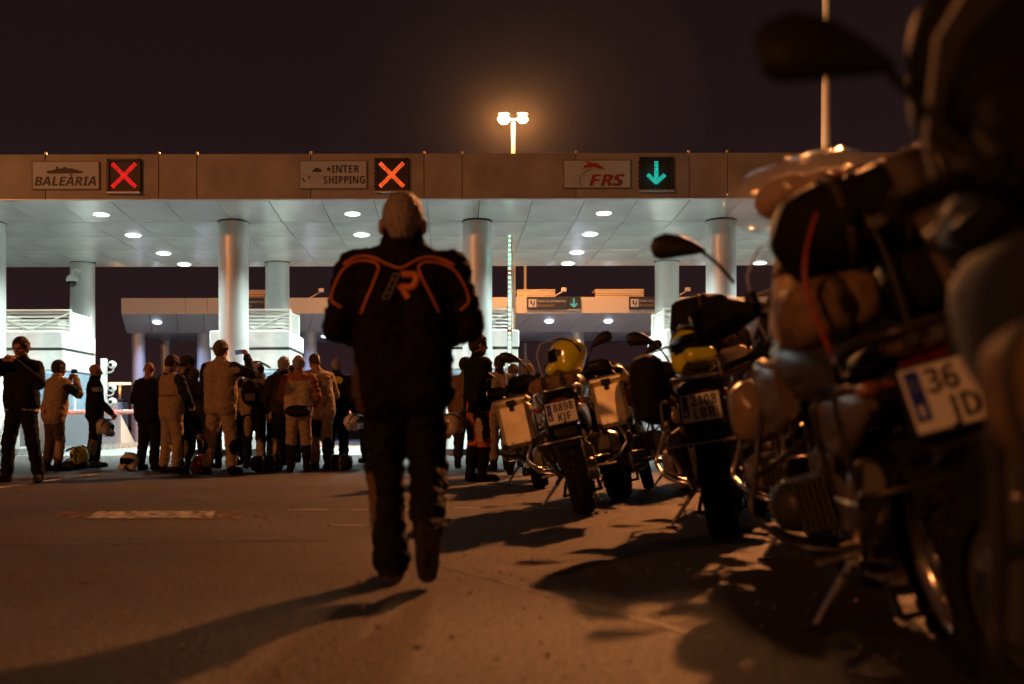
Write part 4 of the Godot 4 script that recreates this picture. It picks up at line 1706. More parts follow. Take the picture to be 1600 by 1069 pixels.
func tyre_mesh(r: float, w: float, knobs: int) -> ArrayMesh:
	var key := "tyre%s%s%s" % [r, w, knobs]
	if cache.has(key):
		return cache[key]
	var g := G.new()
	g.to(Transform3D(Basis(Vector3.BACK, PI / 2), Vector3.ZERO))
	var prof := []
	for i in 13:
		var a := PI * i / 12.0
		prof.append(Vector2(r - 0.125 + pow(sin(a), 0.75) * 0.113, -cos(a) * w * 0.5))
	g.lathe(prof, 48, false)
	# tread blocks
	for i in knobs:
		for q in 3:
			var a := TAU * (i + (0.5 if q == 1 else 0.0)) / knobs
			var side := q - 1.0
			var tilt := side * 0.5
			var pr := r - 0.014 - absf(side) * 0.017
			var t := Transform3D(Basis(Vector3.RIGHT, a), Vector3.ZERO) * Transform3D(Basis(Vector3.BACK, -tilt), Vector3(side * w * 0.31, pr, 0))
			g.to(t)
			g.box(Vector3(0, 0.004, 0), Vector3(w * (0.34 if q == 1 else 0.3), 0.02, TAU * r / knobs * 0.66), 0.004)
	cache[key] = g.done()
	return cache[key]


func rim_mesh(r: float, w: float, spokes: int) -> ArrayMesh:
	var key := "rim%s%s%s" % [r, w, spokes]
	if cache.has(key):
		return cache[key]
	var g := G.new()
	g.to(Transform3D(Basis(Vector3.BACK, PI / 2), Vector3.ZERO))
	var ri := r - 0.118
	g.lathe([Vector2(ri + 0.012, -w * 0.42), Vector2(ri - 0.006, -w * 0.4), Vector2(ri - 0.022, -w * 0.2), Vector2(ri - 0.022, w * 0.2), Vector2(ri - 0.006, w * 0.4), Vector2(ri + 0.012, w * 0.42)], 40, false)
	g.lathe([Vector2(0.03, -0.07), Vector2(0.055, -0.06), Vector2(0.04, 0.0), Vector2(0.055, 0.06), Vector2(0.03, 0.07)], 20)
	for i in spokes:
		var a := TAU * i / spokes
		for s in [-1.0, 1.0]:
			g.to(Transform3D(Basis(Vector3.RIGHT, a), Vector3.ZERO))
			g.tube([Vector3(s * 0.05, 0.045, 0.02 * s), Vector3(s * 0.03, ri - 0.012, 0.07 * (1 if i % 2 == 0 else -1))], 0.004, 5, false)
	cache[key] = g.done()
	return cache[key]


func bend(pts: Array, r: float, n := 8, per := 5) -> ArrayMesh:
	var g := G.new()
	g.tube(curve(pts, per), r, n)
	return g.done()


func mirrored(list: Array) -> Array:
	var o := []
	for p in list:
		o.append(Vector3(-p.x, p.y, p.z))
	return o


func plate(root: Node3D, top: String, low: String, t: Transform3D) -> void:
	var g := G.new()
	g.box(Vector3(0, 0, -0.004), Vector3(0.245, 0.185, 0.01), 0.004)
	var holder := part(root, "plate_holder", g.done(), mat("bike_black"), t)
	g = G.new()
	g.box(Vector3(0, 0, 0.004), Vector3(0.22, 0.16, 0.006), 0.002)
	var p := part(root, "license_plate", g.done(), mat("plate_white", 0.72, 0.72, 0.68, 0.35), t)
	g = G.new()
	g.box(Vector3(-0.086, 0.01, 0.0078), Vector3(0.035, 0.125, 0.002))
	part(p, "blue_band", g.done(), mat("plate_blue", 0.012, 0.03, 0.3, 0.4))
	part(p, "lettering", lettering("E", 0.026, 0.002, "Droid Sans", 700), mat("plate_white"), at(Vector3(-0.086, -0.028, 0.0092)))
	g = G.new()
	for i in 12:
		var a := TAU * i / 12
		g.ball(Vector3(-0.086 + cos(a) * 0.011, 0.035 + sin(a) * 0.011, 0.009), Vector3(0.0018, 0.0018, 0.001), 5, 3)
	part(p, "star_ring", g.done(), mat("plate_star", 0.7, 0.6, 0.1, 0.4))
	var ink := mat("plate_ink", 0.012, 0.012, 0.014, 0.4)
	part(p, "lettering", lettering(top, 0.06, 0.003, "Droid Sans", 700, 0.0, 0.83), ink, at(Vector3(0.02 if top.length() > 3 else -0.022, 0.037, 0.0085)))
	part(p, "lettering", lettering(low, 0.06, 0.003, "Droid Sans", 700, 0.0, 0.83), ink, at(Vector3(0.014 if top.length() > 3 else 0.01, -0.037, 0.0085)))


func pannier(root: Node3D, s: float) -> void:
	var alu := mat("aluminium", 0.9, 0.82, 0.58, 0.36, 0.75)
	textured(alu, noise_tex("alu_tone", 0.012, 62, 0.9, 1.0, 256, 4), 1.5)
	var x := s * 0.362
	var g := G.new()
	g.box(Vector3(x, 0.79, 0.12), Vector3(0.245, 0.34, 0.44), 0.03)
	var b := part(root, "pannier", g.done(), alu)
	g = G.new()
	g.box(Vector3(x, 0.978, 0.12), Vector3(0.252, 0.045, 0.447), 0.014)
	part(b, "pannier_lid", g.done(), alu)
	for e in [[-1, -1], [-1, 1], [1, -1], [1, 1]]:
		g = G.new()
		g.box(Vector3(x + e[0] * 0.108, 0.64, 0.12 + e[1] * 0.205), Vector3(0.04, 0.045, 0.045), 0.01)
		part(b, "corner_guard", g.done(), mat("bike_black"))
	g = G.new()
	g.box(Vector3(x, 0.955, 0.346), Vector3(0.07, 0.05, 0.016), 0.004)
	g.box(Vector3(x, 0.92, 0.348), Vector3(0.038, 0.05, 0.02), 0.006)
	part(b, "latch", g.done(), mat("bike_black"))
	g = G.new()
	for e in [-0.05, 0.05]:
		g.ball(Vector3(x + e, 0.66, 0.342), Vector3(0.006, 0.006, 0.004), 7, 4)
	part(b, "rivet", g.done(), mat("bike_black"))
	g = G.new()
	g.tube(curve([Vector3(x - 0.06, 1.0, 0.03), Vector3(x - 0.06, 1.02, 0.06), Vector3(x - 0.06, 1.02, 0.18), Vector3(x - 0.06, 1.0, 0.21)], 3), 0.007, 6)
	part(b, "lid_handle", g.done(), mat("bike_black"))


# o: keys paint, tank, top, low, panniers, screen, steer, guards, bags, crash
func motorbike(label: String, spot: Vector3, heading: float, lean: float, o: Dictionary) -> Node3D:
	var t := Transform3D(Basis(Vector3.UP, deg_to_rad(-heading)) * Basis(Vector3.BACK, deg_to_rad(lean)), spot)
	var root := thing("motorcycle", label, "motorcycle", t, "touring motorcycles parked in a row on their side stands")
	var black := mat("bike_black", 0.014, 0.0135, 0.014, 0.42)
	black.metallic_specular = 0.3
	var rubber := textured(mat("tyre_rubber", 0.022, 0.021, 0.02, 0.75), noise_tex("rubber_tone", 0.03, 71, 0.6, 1.0, 128, 4), 5.0)
	var steel := mat("bike_steel", 0.5, 0.48, 0.45, 0.22, 0.9)
	rubber.metallic_specular = 0.2
	var engine := mat("engine_grey", 0.14, 0.135, 0.13, 0.38, 0.6)
	mat("helmet_yellow", 0.62, 0.58, 0.012, 0.22)
	var chrome := mat("bike_chrome", 0.72, 0.7, 0.67, 0.12, 1.0)
	var seat_m := textured(mat("seat_vinyl", 0.02, 0.019, 0.019, 0.6), null, 8.0, null, noise_tex("vinyl", 0.12, 5, 0, 1, 128, 3, FastNoiseLite.TYPE_VALUE, true, 4.0), 0.4)
	seat_m.metallic_specular = 0.2
	var paint: StandardMaterial3D = o.paint
	if not o.get("matte", false):
		paint.clearcoat_enabled = true
		paint.clearcoat = 0.6
		paint.clearcoat_roughness = 0.1
	var tank_m: StandardMaterial3D = o.get("tank", paint)
	var g: G
	# --- wheels
	var rw := part(root, "rear_wheel", rim_mesh(0.335, 0.15, 14), steel, at(Vector3(0, 0.335, 0)))
	part(rw, "tyre", tyre_mesh(0.335, 0.185, 26), rubber)
	g = G.new()
	g.to(Transform3D(Basis(Vector3.BACK, PI / 2), Vector3(0.06, 0, 0)))
	g.lathe([Vector2(0.06, -0.003), Vector2(0.13, -0.003), Vector2(0.13, 0.003), Vector2(0.06, 0.003)], 28, false)
	part(rw, "brake_disc", g.done(), chrome)
	var axle := Vector3(0, 0.335, -1.51)
	var head := Vector3(0, 1.0, -1.19)
	var axis := (head - axle).normalized()
	var turn := Transform3D(Basis(axis, deg_to_rad(o.get("steer", 6.0))), Vector3.ZERO)
	var st := Transform3D(Basis(), axle) * turn * Transform3D(Basis(), -axle)
	var fw := part(root, "front_wheel", rim_mesh(0.335, 0.1, 16), steel, st * at(axle))
	part(fw, "tyre", tyre_mesh(0.335, 0.125, 28), rubber)
	g = G.new()
	for s in [-1.0, 1.0]:
		g.to(Transform3D(Basis(Vector3.BACK, PI / 2), Vector3(s * 0.065, 0, 0)))
		g.lathe([Vector2(0.1, -0.0025), Vector2(0.155, -0.0025), Vector2(0.155, 0.0025), Vector2(0.1, 0.0025)], 28, false)
	part(fw, "brake_disc", g.done(), chrome)
	# --- front end
	g = G.new()
	for s in [-1.0, 1.0]:
		var a := axle + Vector3(s * 0.085, 0, 0)
		var b := head + Vector3(s * 0.085, 0, 0)
		g.tube([a + Vector3(0, -0.02, 0), a.lerp(b, 0.42)], 0.032, 12)
		g.tube([a.lerp(b, 0.42), b + axis * 0.06], 0.024, 12)
	g.tube([axle - Vector3(0.11, 0, 0), axle + Vector3(0.11, 0, 0)], 0.018, 10)
	part(root, "fork", g.done(), steel, st)
	g = G.new()
	g.box(head + Vector3(0, 0.03, 0), Vector3(0.24, 0.035, 0.09), 0.01)
	g.box(head - axis * 0.24, Vector3(0.24, 0.04, 0.09), 0.01)
	part(root, "fork_clamp", g.done(), black, st)
	var fr := []
	for i in 8:
		var a := deg_to_rad(-35.0 + 95.0 * i / 7.0)
		var c := axle + Vector3(0, cos(a), sin(a)) * 0.37
		fr.append(ring(0, 0, 0, 0.14, 0.018, 3.0, 12).map(func(p): return c + Basis(Vector3.RIGHT, a) * Vector3(p.x, p.y, 0)))
	g = G.new()
	g.loft(fr)
	part(root, "front_fender", g.done(), black, st)
	# beak and headlight
	g = G.new()
	g.loft([ring(-1.02, 0, 0.98, 0.24, 0.16), ring(-1.2, 0, 0.97, 0.22, 0.12), ring(-1.4, 0, 0.925, 0.17, 0.06), ring(-1.58, 0, 0.885, 0.1, 0.03), ring(-1.62, 0, 0.875, 0.05, 0.015)])
	part(root, "beak", g.done(), paint)
	g = G.new()
	g.loft([ring(-1.1, 0, 1.14, 0.28, 0.22), ring(-1.25, 0, 1.12, 0.3, 0.22), ring(-1.36, 0, 1.08, 0.26, 0.18), ring(-1.4, 0, 1.07, 0.2, 0.13)])
	part(root, "headlight_shell", g.done(), black)
	g = G.new()
	g.ball(Vector3(0.04, 1.08, -1.385), Vector3(0.1, 0.065, 0.035), 14, 8)
	part(root, "headlight", g.done(), pane("lamp_clear", 0.25))
	g = G.new()
	g.box(Vector3(0, 1.24, -1.15), Vector3(0.26, 0.1, 0.05), 0.015)
	part(root, "instruments", g.done(), black, at(Vector3.ZERO))
	if o.get("screen", true):
		var sc := []
		for e in [[1.16, -1.36, 0.3], [1.28, -1.3, 0.36], [1.42, -1.2, 0.35], [1.5, -1.12, 0.24]]:
			var line := []
			for i in 9:
				var u := (i - 4) / 4.0
				line.append(Vector3(u * e[2] * 0.5, e[0] - absf(u) * 0.03, e[1] + u * u * 0.07))
			sc.append(line)
		g = G.new()
		g.smooth()
		for i in 3:
			for j in 8:
				g.quad(sc[i][j], sc[i + 1][j], sc[i + 1][j + 1], sc[i][j + 1])
		var ws := part(root, "windscreen", g.done(), pane("screen_clear", 0.2, 0.7, 0.66, 0.62, 0.06), at(Vector3(0, o.get("screen_up", 0.0), 0)))
		g = G.new()
		var edge := []
		for i in 4:
			edge.append(sc[i][0])
		for j in range(1, 9):
			edge.append(sc[3][j])
		for i in [2, 1, 0]:
			edge.append(sc[i][8])
		g.tube(edge, 0.0045, 5)
		part(ws, "screen_edge", g.done(), pane("screen_rim", 0.45, 0.8, 0.8, 0.8, 0.1))
	# handlebar, grips, guards, mirrors
	var raise: float = o.get("bar_up", 0.0)
	st = st * at(Vector3(0, raise, 0))
	var bar := [Vector3(-0.41, 1.13, -0.93), Vector3(-0.26, 1.15, -0.99), Vector3(-0.11, 1.1, -1.1), Vector3(0.11, 1.1, -1.1), Vector3(0.26, 1.15, -0.99), Vector3(0.41, 1.13, -0.93)]
	part(root, "handlebar", kept("bar", func(): return bend(bar, 0.013)), black, st)
	for s in [-1.0, 1.0]:
		var fl := Transform3D(Basis.from_scale(Vector3(s, 1, 1)), Vector3.ZERO)
		part(root, "grip", kept("grip%s" % s, func(): return G.new().to(fl).tube([Vector3(0.28, 1.148, -0.982), Vector3(0.42, 1.129, -0.925)], 0.0185, 10).done()), rubber, st)
		part(root, "lever", kept("lever%s" % s, func(): return G.new().to(fl).tube(curve([Vector3(0.22, 1.145, -1.03), Vector3(0.3, 1.13, -1.06), Vector3(0.42, 1.115, -0.995)], 3), 0.007, 6).done()), black, st)
		part(root, "switch_box", kept("switch%s" % s, func(): return G.new().to(fl).box(Vector3(0.24, 1.15, -1.0), Vector3(0.06, 0.05, 0.05), 0.01).tube([Vector3(0.2, 1.16, -1.02), Vector3(0.2, 1.21, -1.04)], 0.026, 10).done()), black, st)
		if o.get("guards", true):
			part(root, "hand_guard", kept("guard%s" % s, func():
				var gg := G.new().to(fl)
				var rr := []
				for e in [[0.17, 1.15, -1.08, 0.02, 0.05], [0.27, 1.16, -1.1, 0.02, 0.15], [0.38, 1.15, -1.055, 0.02, 0.17], [0.45, 1.14, -0.97, 0.018, 0.12], [0.46, 1.13, -0.9, 0.015, 0.04]]:
					var rg := []
					for j in 10:
						var a := TAU * j / 10
						rg.append(Vector3(e[0] + cos(a) * e[3] * 0.6, e[1] + sin(a) * e[4] * 0.5, e[2] + cos(a) * e[3]))
					rr.append(rg)
				gg.loft(rr)
				return gg.done()), o.get("guard_mat", black), st)
		part(root, "mirror", kept("mirror%s" % s, func():
			var gg := G.new().to(fl)
			gg.tube(curve([Vector3(0.25, 1.15, -1.0), Vector3(0.28, 1.24, -1.03), Vector3(0.33, 1.315, -1.02)], 4), 0.0075, 7)
			var rr := []
			for e in [[0.315, 1.31, 0.012, 0.016], [0.345, 1.33, 0.02, 0.05], [0.39, 1.355, 0.026, 0.082], [0.44, 1.37, 0.027, 0.096], [0.485, 1.372, 0.022, 0.086], [0.508, 1.37, 0.01, 0.045]]:
				var rg := []
				for j in 14:
					var a := TAU * j / 14
					rg.append(Vector3(e[0], e[1] + sin(a) * e[3] * 0.55, -1.02 - cos(a) * e[2] * 0.8))
				rr.append(rg)
			gg.loft(rr)
			return gg.done()), black, st * at(Vector3(0, o.get("mirror_up", 0.04), 0)))
	# --- body
	g = G.new()
	g.loft([ring(-0.33, 0, 0.9, 0.2, 0.2), ring(-0.45, 0, 0.95, 0.3, 0.28), ring(-0.62, 0, 0.98, 0.42, 0.34), ring(-0.82, 0, 0.99, 0.46, 0.34), ring(-0.98, 0, 0.98, 0.38, 0.3), ring(-1.1, 0, 0.98, 0.24, 0.2)])
	part(root, "fuel_tank", g.done(), tank_m)
	g = G.new()
	g.to(at(Vector3(0, 1.155, -0.75)))
	g.lathe([Vector2(0.05, 0.0), Vector2(0.048, 0.012), Vector2(0.03, 0.016)], 16)
	part(root, "filler_cap", g.done(), steel)
	for s in [-1.0, 1.0]:
		g = G.new()
		g.to(Transform3D(Basis.from_scale(Vector3(s, 1, 1)), Vector3.ZERO))
		g.loft([ring(-0.72, 0.215, 0.9, 0.05, 0.2), ring(-0.86, 0.25, 0.9, 0.07, 0.3), ring(-1.04, 0.25, 0.9, 0.07, 0.28), ring(-1.2, 0.2, 0.93, 0.05, 0.16), ring(-1.26, 0.17, 0.95, 0.02, 0.06)])
		part(root, "side_panel", g.done(), o.get("side", paint))
	g = G.new()
	g.loft([ring(0.02, 0, 0.88, 0.3, 0.1), ring(-0.12, 0, 0.875, 0.34, 0.12), ring(-0.3, 0, 0.86, 0.3, 0.12), ring(-0.44, 0, 0.89, 0.2, 0.14)])
	part(root, "rider_seat", g.done(), seat_m)
	g = G.new()
	g.loft([ring(0.3, 0, 0.94, 0.2, 0.06), ring(0.2, 0, 0.93, 0.28, 0.1), ring(0.02, 0, 0.92, 0.28, 0.1), ring(-0.04, 0, 0.9, 0.22, 0.06)])
	part(root, "pillion_seat", g.done(), seat_m)
	g = G.new()
	g.loft([ring(0.38, 0, 0.87, 0.12, 0.05), ring(0.3, 0, 0.86, 0.22, 0.1), ring(0.1, 0, 0.83, 0.24, 0.12), ring(-0.2, 0, 0.78, 0.22, 0.12)])
	part(root, "tail", g.done(), black)
	for s in [-1.0, 1.0]:
		g = G.new()
		g.to(Transform3D(Basis.from_scale(Vector3(s, 1, 1)), Vector3.ZERO))
		g.loft([ring(0.14, 0.125, 0.82, 0.03, 0.06), ring(0.0, 0.15, 0.79, 0.05, 0.14), ring(-0.25, 0.165, 0.75, 0.05, 0.2), ring(-0.45, 0.16, 0.76, 0.05, 0.18), ring(-0.55, 0.14, 0.78, 0.03, 0.1)])
		part(root, "side_cover", g.done(), o.get("side", paint))
	# rack and grab rails
	part(root, "luggage_rack", kept("rack", func():
		var gg := G.new()
		for s in [-1.0, 1.0]:
			gg.tube(curve([Vector3(s * 0.16, 0.9, -0.02), Vector3(s * 0.18, 0.95, 0.12), Vector3(s * 0.17, 0.98, 0.3), Vector3(s * 0.11, 0.98, 0.44), Vector3(0, 0.98, 0.46)], 4), 0.012, 8)
		for z in [0.22, 0.3, 0.38]:
			gg.tube([Vector3(-0.16, 0.985, z), Vector3(0.16, 0.985, z)], 0.009, 7)
		gg.box(Vector3(0, 0.992, 0.3), Vector3(0.16, 0.012, 0.2), 0.004)
		return gg.done()), o.get("rack", steel))
	# pannier frames
	part(root, "pannier_frame", kept("pframe", func():
		var gg := G.new()
		for s in [-1.0, 1.0]:
			gg.tube(curve([Vector3(s * 0.17, 0.86, 0.28), Vector3(s * 0.235, 0.86, 0.26), Vector3(s * 0.24, 0.6, 0.24), Vector3(s * 0.24, 0.56, 0.18), Vector3(s * 0.24, 0.56, -0.1), Vector3(s * 0.24, 0.6, -0.14), Vector3(s * 0.235, 0.84, -0.12), Vector3(s * 0.15, 0.84, -0.14)], 4), 0.009, 7)
		gg.tube(curve([Vector3(-0.24, 0.6, 0.25), Vector3(-0.2, 0.6, 0.36), Vector3(0.2, 0.6, 0.36), Vector3(0.24, 0.6, 0.25)], 3), 0.009, 7)
		return gg.done()), o.get("rack", steel))
	# rear light, fender, plate, indicators
	g = G.new()
	g.loft([ring(0.4, 0, 0.885, 0.13, 0.045, 3.0, 16), ring(0.34, 0, 0.885, 0.16, 0.06, 3.0, 16)])
	var tl := mat("tail_red", 0.2, 0.008, 0.006, 0.15)
	part(root, "tail_light", g.done(), tl)
	if o.get("lens", false):
		g = G.new()
		g.loft([ring(0.43, 0, 0.955, 0.17, 0.05, 2.6, 18), ring(0.41, 0, 0.955, 0.21, 0.085, 2.6, 18), ring(0.34, 0, 0.955, 0.22, 0.09, 2.6, 18)])
		var tls := part(root, "lamp_cluster", g.done(), mat("lens_gold", 0.3, 0.22, 0.1, 0.12, 0.7))
		for q in 3:
			g = G.new()
			g.tube([Vector3(-0.06 + 0.06 * q, 0.955, 0.425), Vector3(-0.06 + 0.06 * q, 0.955, 0.447)], 0.021, 12)
			part(tls, "reflector", g.done(), mat("bike_chrome"))
	g = G.new()
	g.loft([ring(0.3, 0, 0.84, 0.18, 0.03), ring(0.38, 0, 0.8, 0.18, 0.03), ring(0.425, 0, 0.72, 0.17, 0.025), ring(0.44, 0, 0.64, 0.16, 0.02)])
	part(root, "rear_fender", g.done(), black)
	if o.has("top"):
		plate(root, o.top, o.low, at(Vector3(0, 0.805, 0.452), 0, -10))
	for s in [-1.0, 1.0]:
		g = G.new()
		g.tube([Vector3(s * 0.07, 0.86, 0.36), Vector3(s * 0.15, 0.86, 0.37)], 0.011, 7)
		g.ball(Vector3(s * 0.17, 0.86, 0.375), Vector3(0.034, 0.022, 0.026), 10, 6)
		part(root, "indicator", g.done(), mat("indicator_amber", 0.2, 0.06, 0.01, 0.2))
	# hugger over the rear tyre
	var hr := []
	for i in 7:
		var a := deg_to_rad(-50.0 + 80.0 * i / 6.0)
		var c := Vector3(0, 0.335, 0) + Vector3(0, cos(a), sin(a)) * 0.362
		hr.append(ring(0, 0, 0, 0.2, 0.014, 3.0, 12).map(func(p): return c + Basis(Vector3.RIGHT, a) * Vector3(p.x, p.y, 0)))
	g = G.new()
	g.loft(hr)
	part(root, "hugger", g.done(), black)
	# --- engine, frame and running gear
	part(root, "engine", kept("engine", func():
		var gg := G.new()
		gg.box(Vector3(0, 0.52, -0.72), Vector3(0.34, 0.36, 0.46), 0.05)
		gg.box(Vector3(0, 0.44, -0.42), Vector3(0.28, 0.26, 0.28), 0.05)
		gg.tube([Vector3(0, 0.52, -0.9), Vector3(0, 0.52, -1.0)], 0.16, 20)
		for s in [-1.0, 1.0]:
			for q in 6:
				gg.box(Vector3(s * (0.19 + q * 0.02), 0.5, -0.74), Vector3(0.009, 0.19, 0.24), 0.01)
			gg.box(Vector3(s * 0.24, 0.5, -0.74), Vector3(0.14, 0.15, 0.19), 0.02)
		return gg.done()), engine)
	for s in [-1.0, 1.0]:
		g = G.new()
		g.to(Transform3D(Basis(Vector3.UP, s * PI / 2), Vector3(s * 0.3, 0.5, -0.74)))
		g.loft([ring(0.07, 0, 0, 0.13, 0.1), ring(0.055, 0, 0, 0.19, 0.15), ring(0.0, 0, 0, 0.24, 0.2)])
		part(root, "valve_cover", g.done(), o.get("valve", mat("valve_silver", 0.45, 0.43, 0.4, 0.3, 0.8)))
	part(root, "frame", kept("frame", func():
		var gg := G.new()
		for s in [-1.0, 1.0]:
			gg.tube([Vector3(s * 0.1, 0.95, -1.14), Vector3(s * 0.15, 0.72, -0.8), Vector3(s * 0.15, 0.6, -0.5)], 0.017, 8)
			gg.tube([Vector3(s * 0.15, 0.72, -0.8), Vector3(s * 0.13, 0.82, -0.4), Vector3(s * 0.11, 0.86, 0.2)], 0.015, 8)
			gg.tube([Vector3(s * 0.15, 0.58, -0.42), Vector3(s * 0.12, 0.82, 0.05)], 0.014, 8)
			gg.tube([Vector3(s * 0.15, 0.62, -0.5), Vector3(s * 0.13, 0.82, -0.4)], 0.014, 8)
			gg.tube([Vector3(s * 0.1, 0.9, -1.12), Vector3(s * 0.16, 0.42, -0.92), Vector3(s * 0.15, 0.34, -0.6)], 0.015, 8)
		return gg.done()), o.get("frame_mat", black))
	g = G.new()
	g.loft([ring(0.04, 0.1, 0.335, 0.09, 0.1), ring(-0.1, 0.11, 0.345, 0.08, 0.09), ring(-0.42, 0.09, 0.4, 0.09, 0.1)])
	g.tube([Vector3(0.03, 0.335, 0), Vector3(0.16, 0.335, 0)], 0.08, 18)
	part(root, "swing_arm", g.done(), engine)
	g = G.new()
	g.tube([Vector3(0.02, 0.42, -0.42), Vector3(0.05, 0.78, -0.3)], 0.03, 10)
	for q in 9:
		g.lathe_at(Vector3(0.02, 0.44, -0.415).lerp(Vector3(0.05, 0.76, -0.305), q / 8.0), 0.045)
	part(root, "shock_absorber", g.done(), o.get("shock", steel))
	g = G.new()
	g.tube(curve([Vector3(-0.1, 0.38, -0.9), Vector3(-0.16, 0.3, -0.6), Vector3(-0.17, 0.34, -0.35), Vector3(-0.185, 0.46, -0.15)], 5), 0.024, 10)
	g.tube(curve([Vector3(0.1, 0.38, -0.9), Vector3(0.1, 0.3, -0.6), Vector3(-0.05, 0.3, -0.45), Vector3(-0.17, 0.34, -0.35)], 5), 0.024, 10)
	part(root, "exhaust_pipe", g.done(), chrome)
	g = G.new()
	g.to(Transform3D(Basis.looking_at(Vector3(0.02, -0.22, -0.5)), Vector3(-0.19, 0.52, -0.02)))
	g.loft([ring(0.27, 0, 0, 0.07, 0.09), ring(0.25, 0, 0, 0.1, 0.13), ring(-0.12, 0, 0, 0.1, 0.13), ring(-0.2, 0, 0, 0.05, 0.06)])
	part(root, "silencer", g.done(), o.get("pipe", mat("silencer_steel", 0.4, 0.37, 0.33, 0.3, 0.9)))
	g = G.new()
	g.loft([ring(-0.3, 0, 0.24, 0.26, 0.03), ring(-0.6, 0, 0.235, 0.32, 0.04), ring(-0.95, 0, 0.26, 0.3, 0.04), ring(-1.08, 0, 0.36, 0.24, 0.05)])
	part(root, "skid_plate", g.done(), mat("skid_alu", 0.4, 0.38, 0.35, 0.35, 0.8))
	if o.get("crash", true):
		for s in [-1.0, 1.0]:
			part(root, "crash_bar", kept("crash%s" % s, func():
				var gg := G.new()
				gg.tube(curve([Vector3(s * 0.13, 0.3, -0.95), Vector3(s * 0.3, 0.36, -0.95), Vector3(s * 0.43, 0.48, -0.88), Vector3(s * 0.38, 0.62, -0.92), Vector3(s * 0.28, 0.85, -1.0), Vector3(s * 0.2, 0.92, -1.08)], 5), 0.0135, 8)
				gg.tube(curve([Vector3(s * 0.15, 0.32, -0.55), Vector3(s * 0.34, 0.38, -0.62), Vector3(s * 0.43, 0.48, -0.88)], 4), 0.0125, 8)
				gg.tube([Vector3(s * 0.38, 0.62, -0.92), Vector3(s * 0.2, 0.72, -0.7)], 0.0125, 8)
				return gg.done()), o.get("bar_mat", steel))
	for s in [-1.0, 1.0]:
		g = G.new()
		g.tube([Vector3(s * 0.14, 0.34, -0.42), Vector3(s * 0.29, 0.33, -0.42)], 0.013, 7)
		g.box(Vector3(s * 0.27, 0.335, -0.42), Vector3(0.09, 0.02, 0.05), 0.006)
		part(root, "foot_peg", g.done(), steel)
		g = G.new()
		g.tube([Vector3(s * 0.16, 0.5, -0.1), Vector3(s * 0.16, 0.42, -0.12), Vector3(s * 0.27, 0.42, -0.12)], 0.011, 7)
		part(root, "pillion_peg", g.done(), steel)
	g = G.new()
	g.tube(curve([Vector3(-0.16, 0.3, -0.5), Vector3(-0.2, 0.27, -0.4), Vector3(-0.22, 0.24, -0.62)], 3), 0.012, 7)
	g.tube([Vector3(-0.13, 0.24, -0.35), Vector3(-0.15, 0.16, -0.18)], 0.013, 7)
	g.tube([Vector3(0.13, 0.24, -0.35), Vector3(0.15, 0.16, -0.18)], 0.013, 7)
	g.tube([Vector3(-0.15, 0.16, -0.18), Vector3(0.15, 0.16, -0.18)], 0.012, 7)
	part(root, "centre_stand", g.done(), black)
	# the side stand reaches the ground where the leaning bike puts it
	var fx := -0.36
	var fy := -fx * tan(deg_to_rad(lean)) * -1.0
	fy = -(fx * sin(deg_to_rad(lean))) / cos(deg_to_rad(lean))
	var foot := Vector3(fx, fy + 0.008, -0.52)
	g = G.new()
	g.tube([Vector3(-0.14, 0.32, -0.6), foot + Vector3(0, 0.012, 0)], [0.017, 0.012], 9)
	g.tube([Vector3(-0.25, 0.2, -0.56), Vector3(-0.3, 0.2, -0.53)], 0.007, 6)
	part(root, "side_stand", g.done(), steel)
	g = G.new()
	g.to(Transform3D(Basis(Vector3.BACK, -deg_to_rad(lean)), foot))
	g.box(Vector3.ZERO, Vector3(0.075, 0.012, 0.055), 0.005)
	part(root, "stand_foot", g.done(), black)
	# cables and hoses
	g = G.new()
	for e in [[-0.2, -0.05], [0.2, 0.05], [-0.16, 0.02]]:
		g.tube(curve([Vector3(e[0], 1.13, -1.03), Vector3(e[0] * 1.1, 1.08, -1.22), Vector3(e[1], 0.98, -1.2), Vector3(e[1], 0.8, -1.05)], 5), 0.006, 6)
	g.tube(curve([Vector3(0.05, 0.9, -1.2), Vector3(0.12, 0.6, -1.35), Vector3(0.1, 0.4, -1.45)], 4), 0.006, 6)
	part(root, "cable", g.done(), black)
	if o.get("panniers", false):
		pannier(root, -1.0)
		pannier(root, 1.0)
	return root


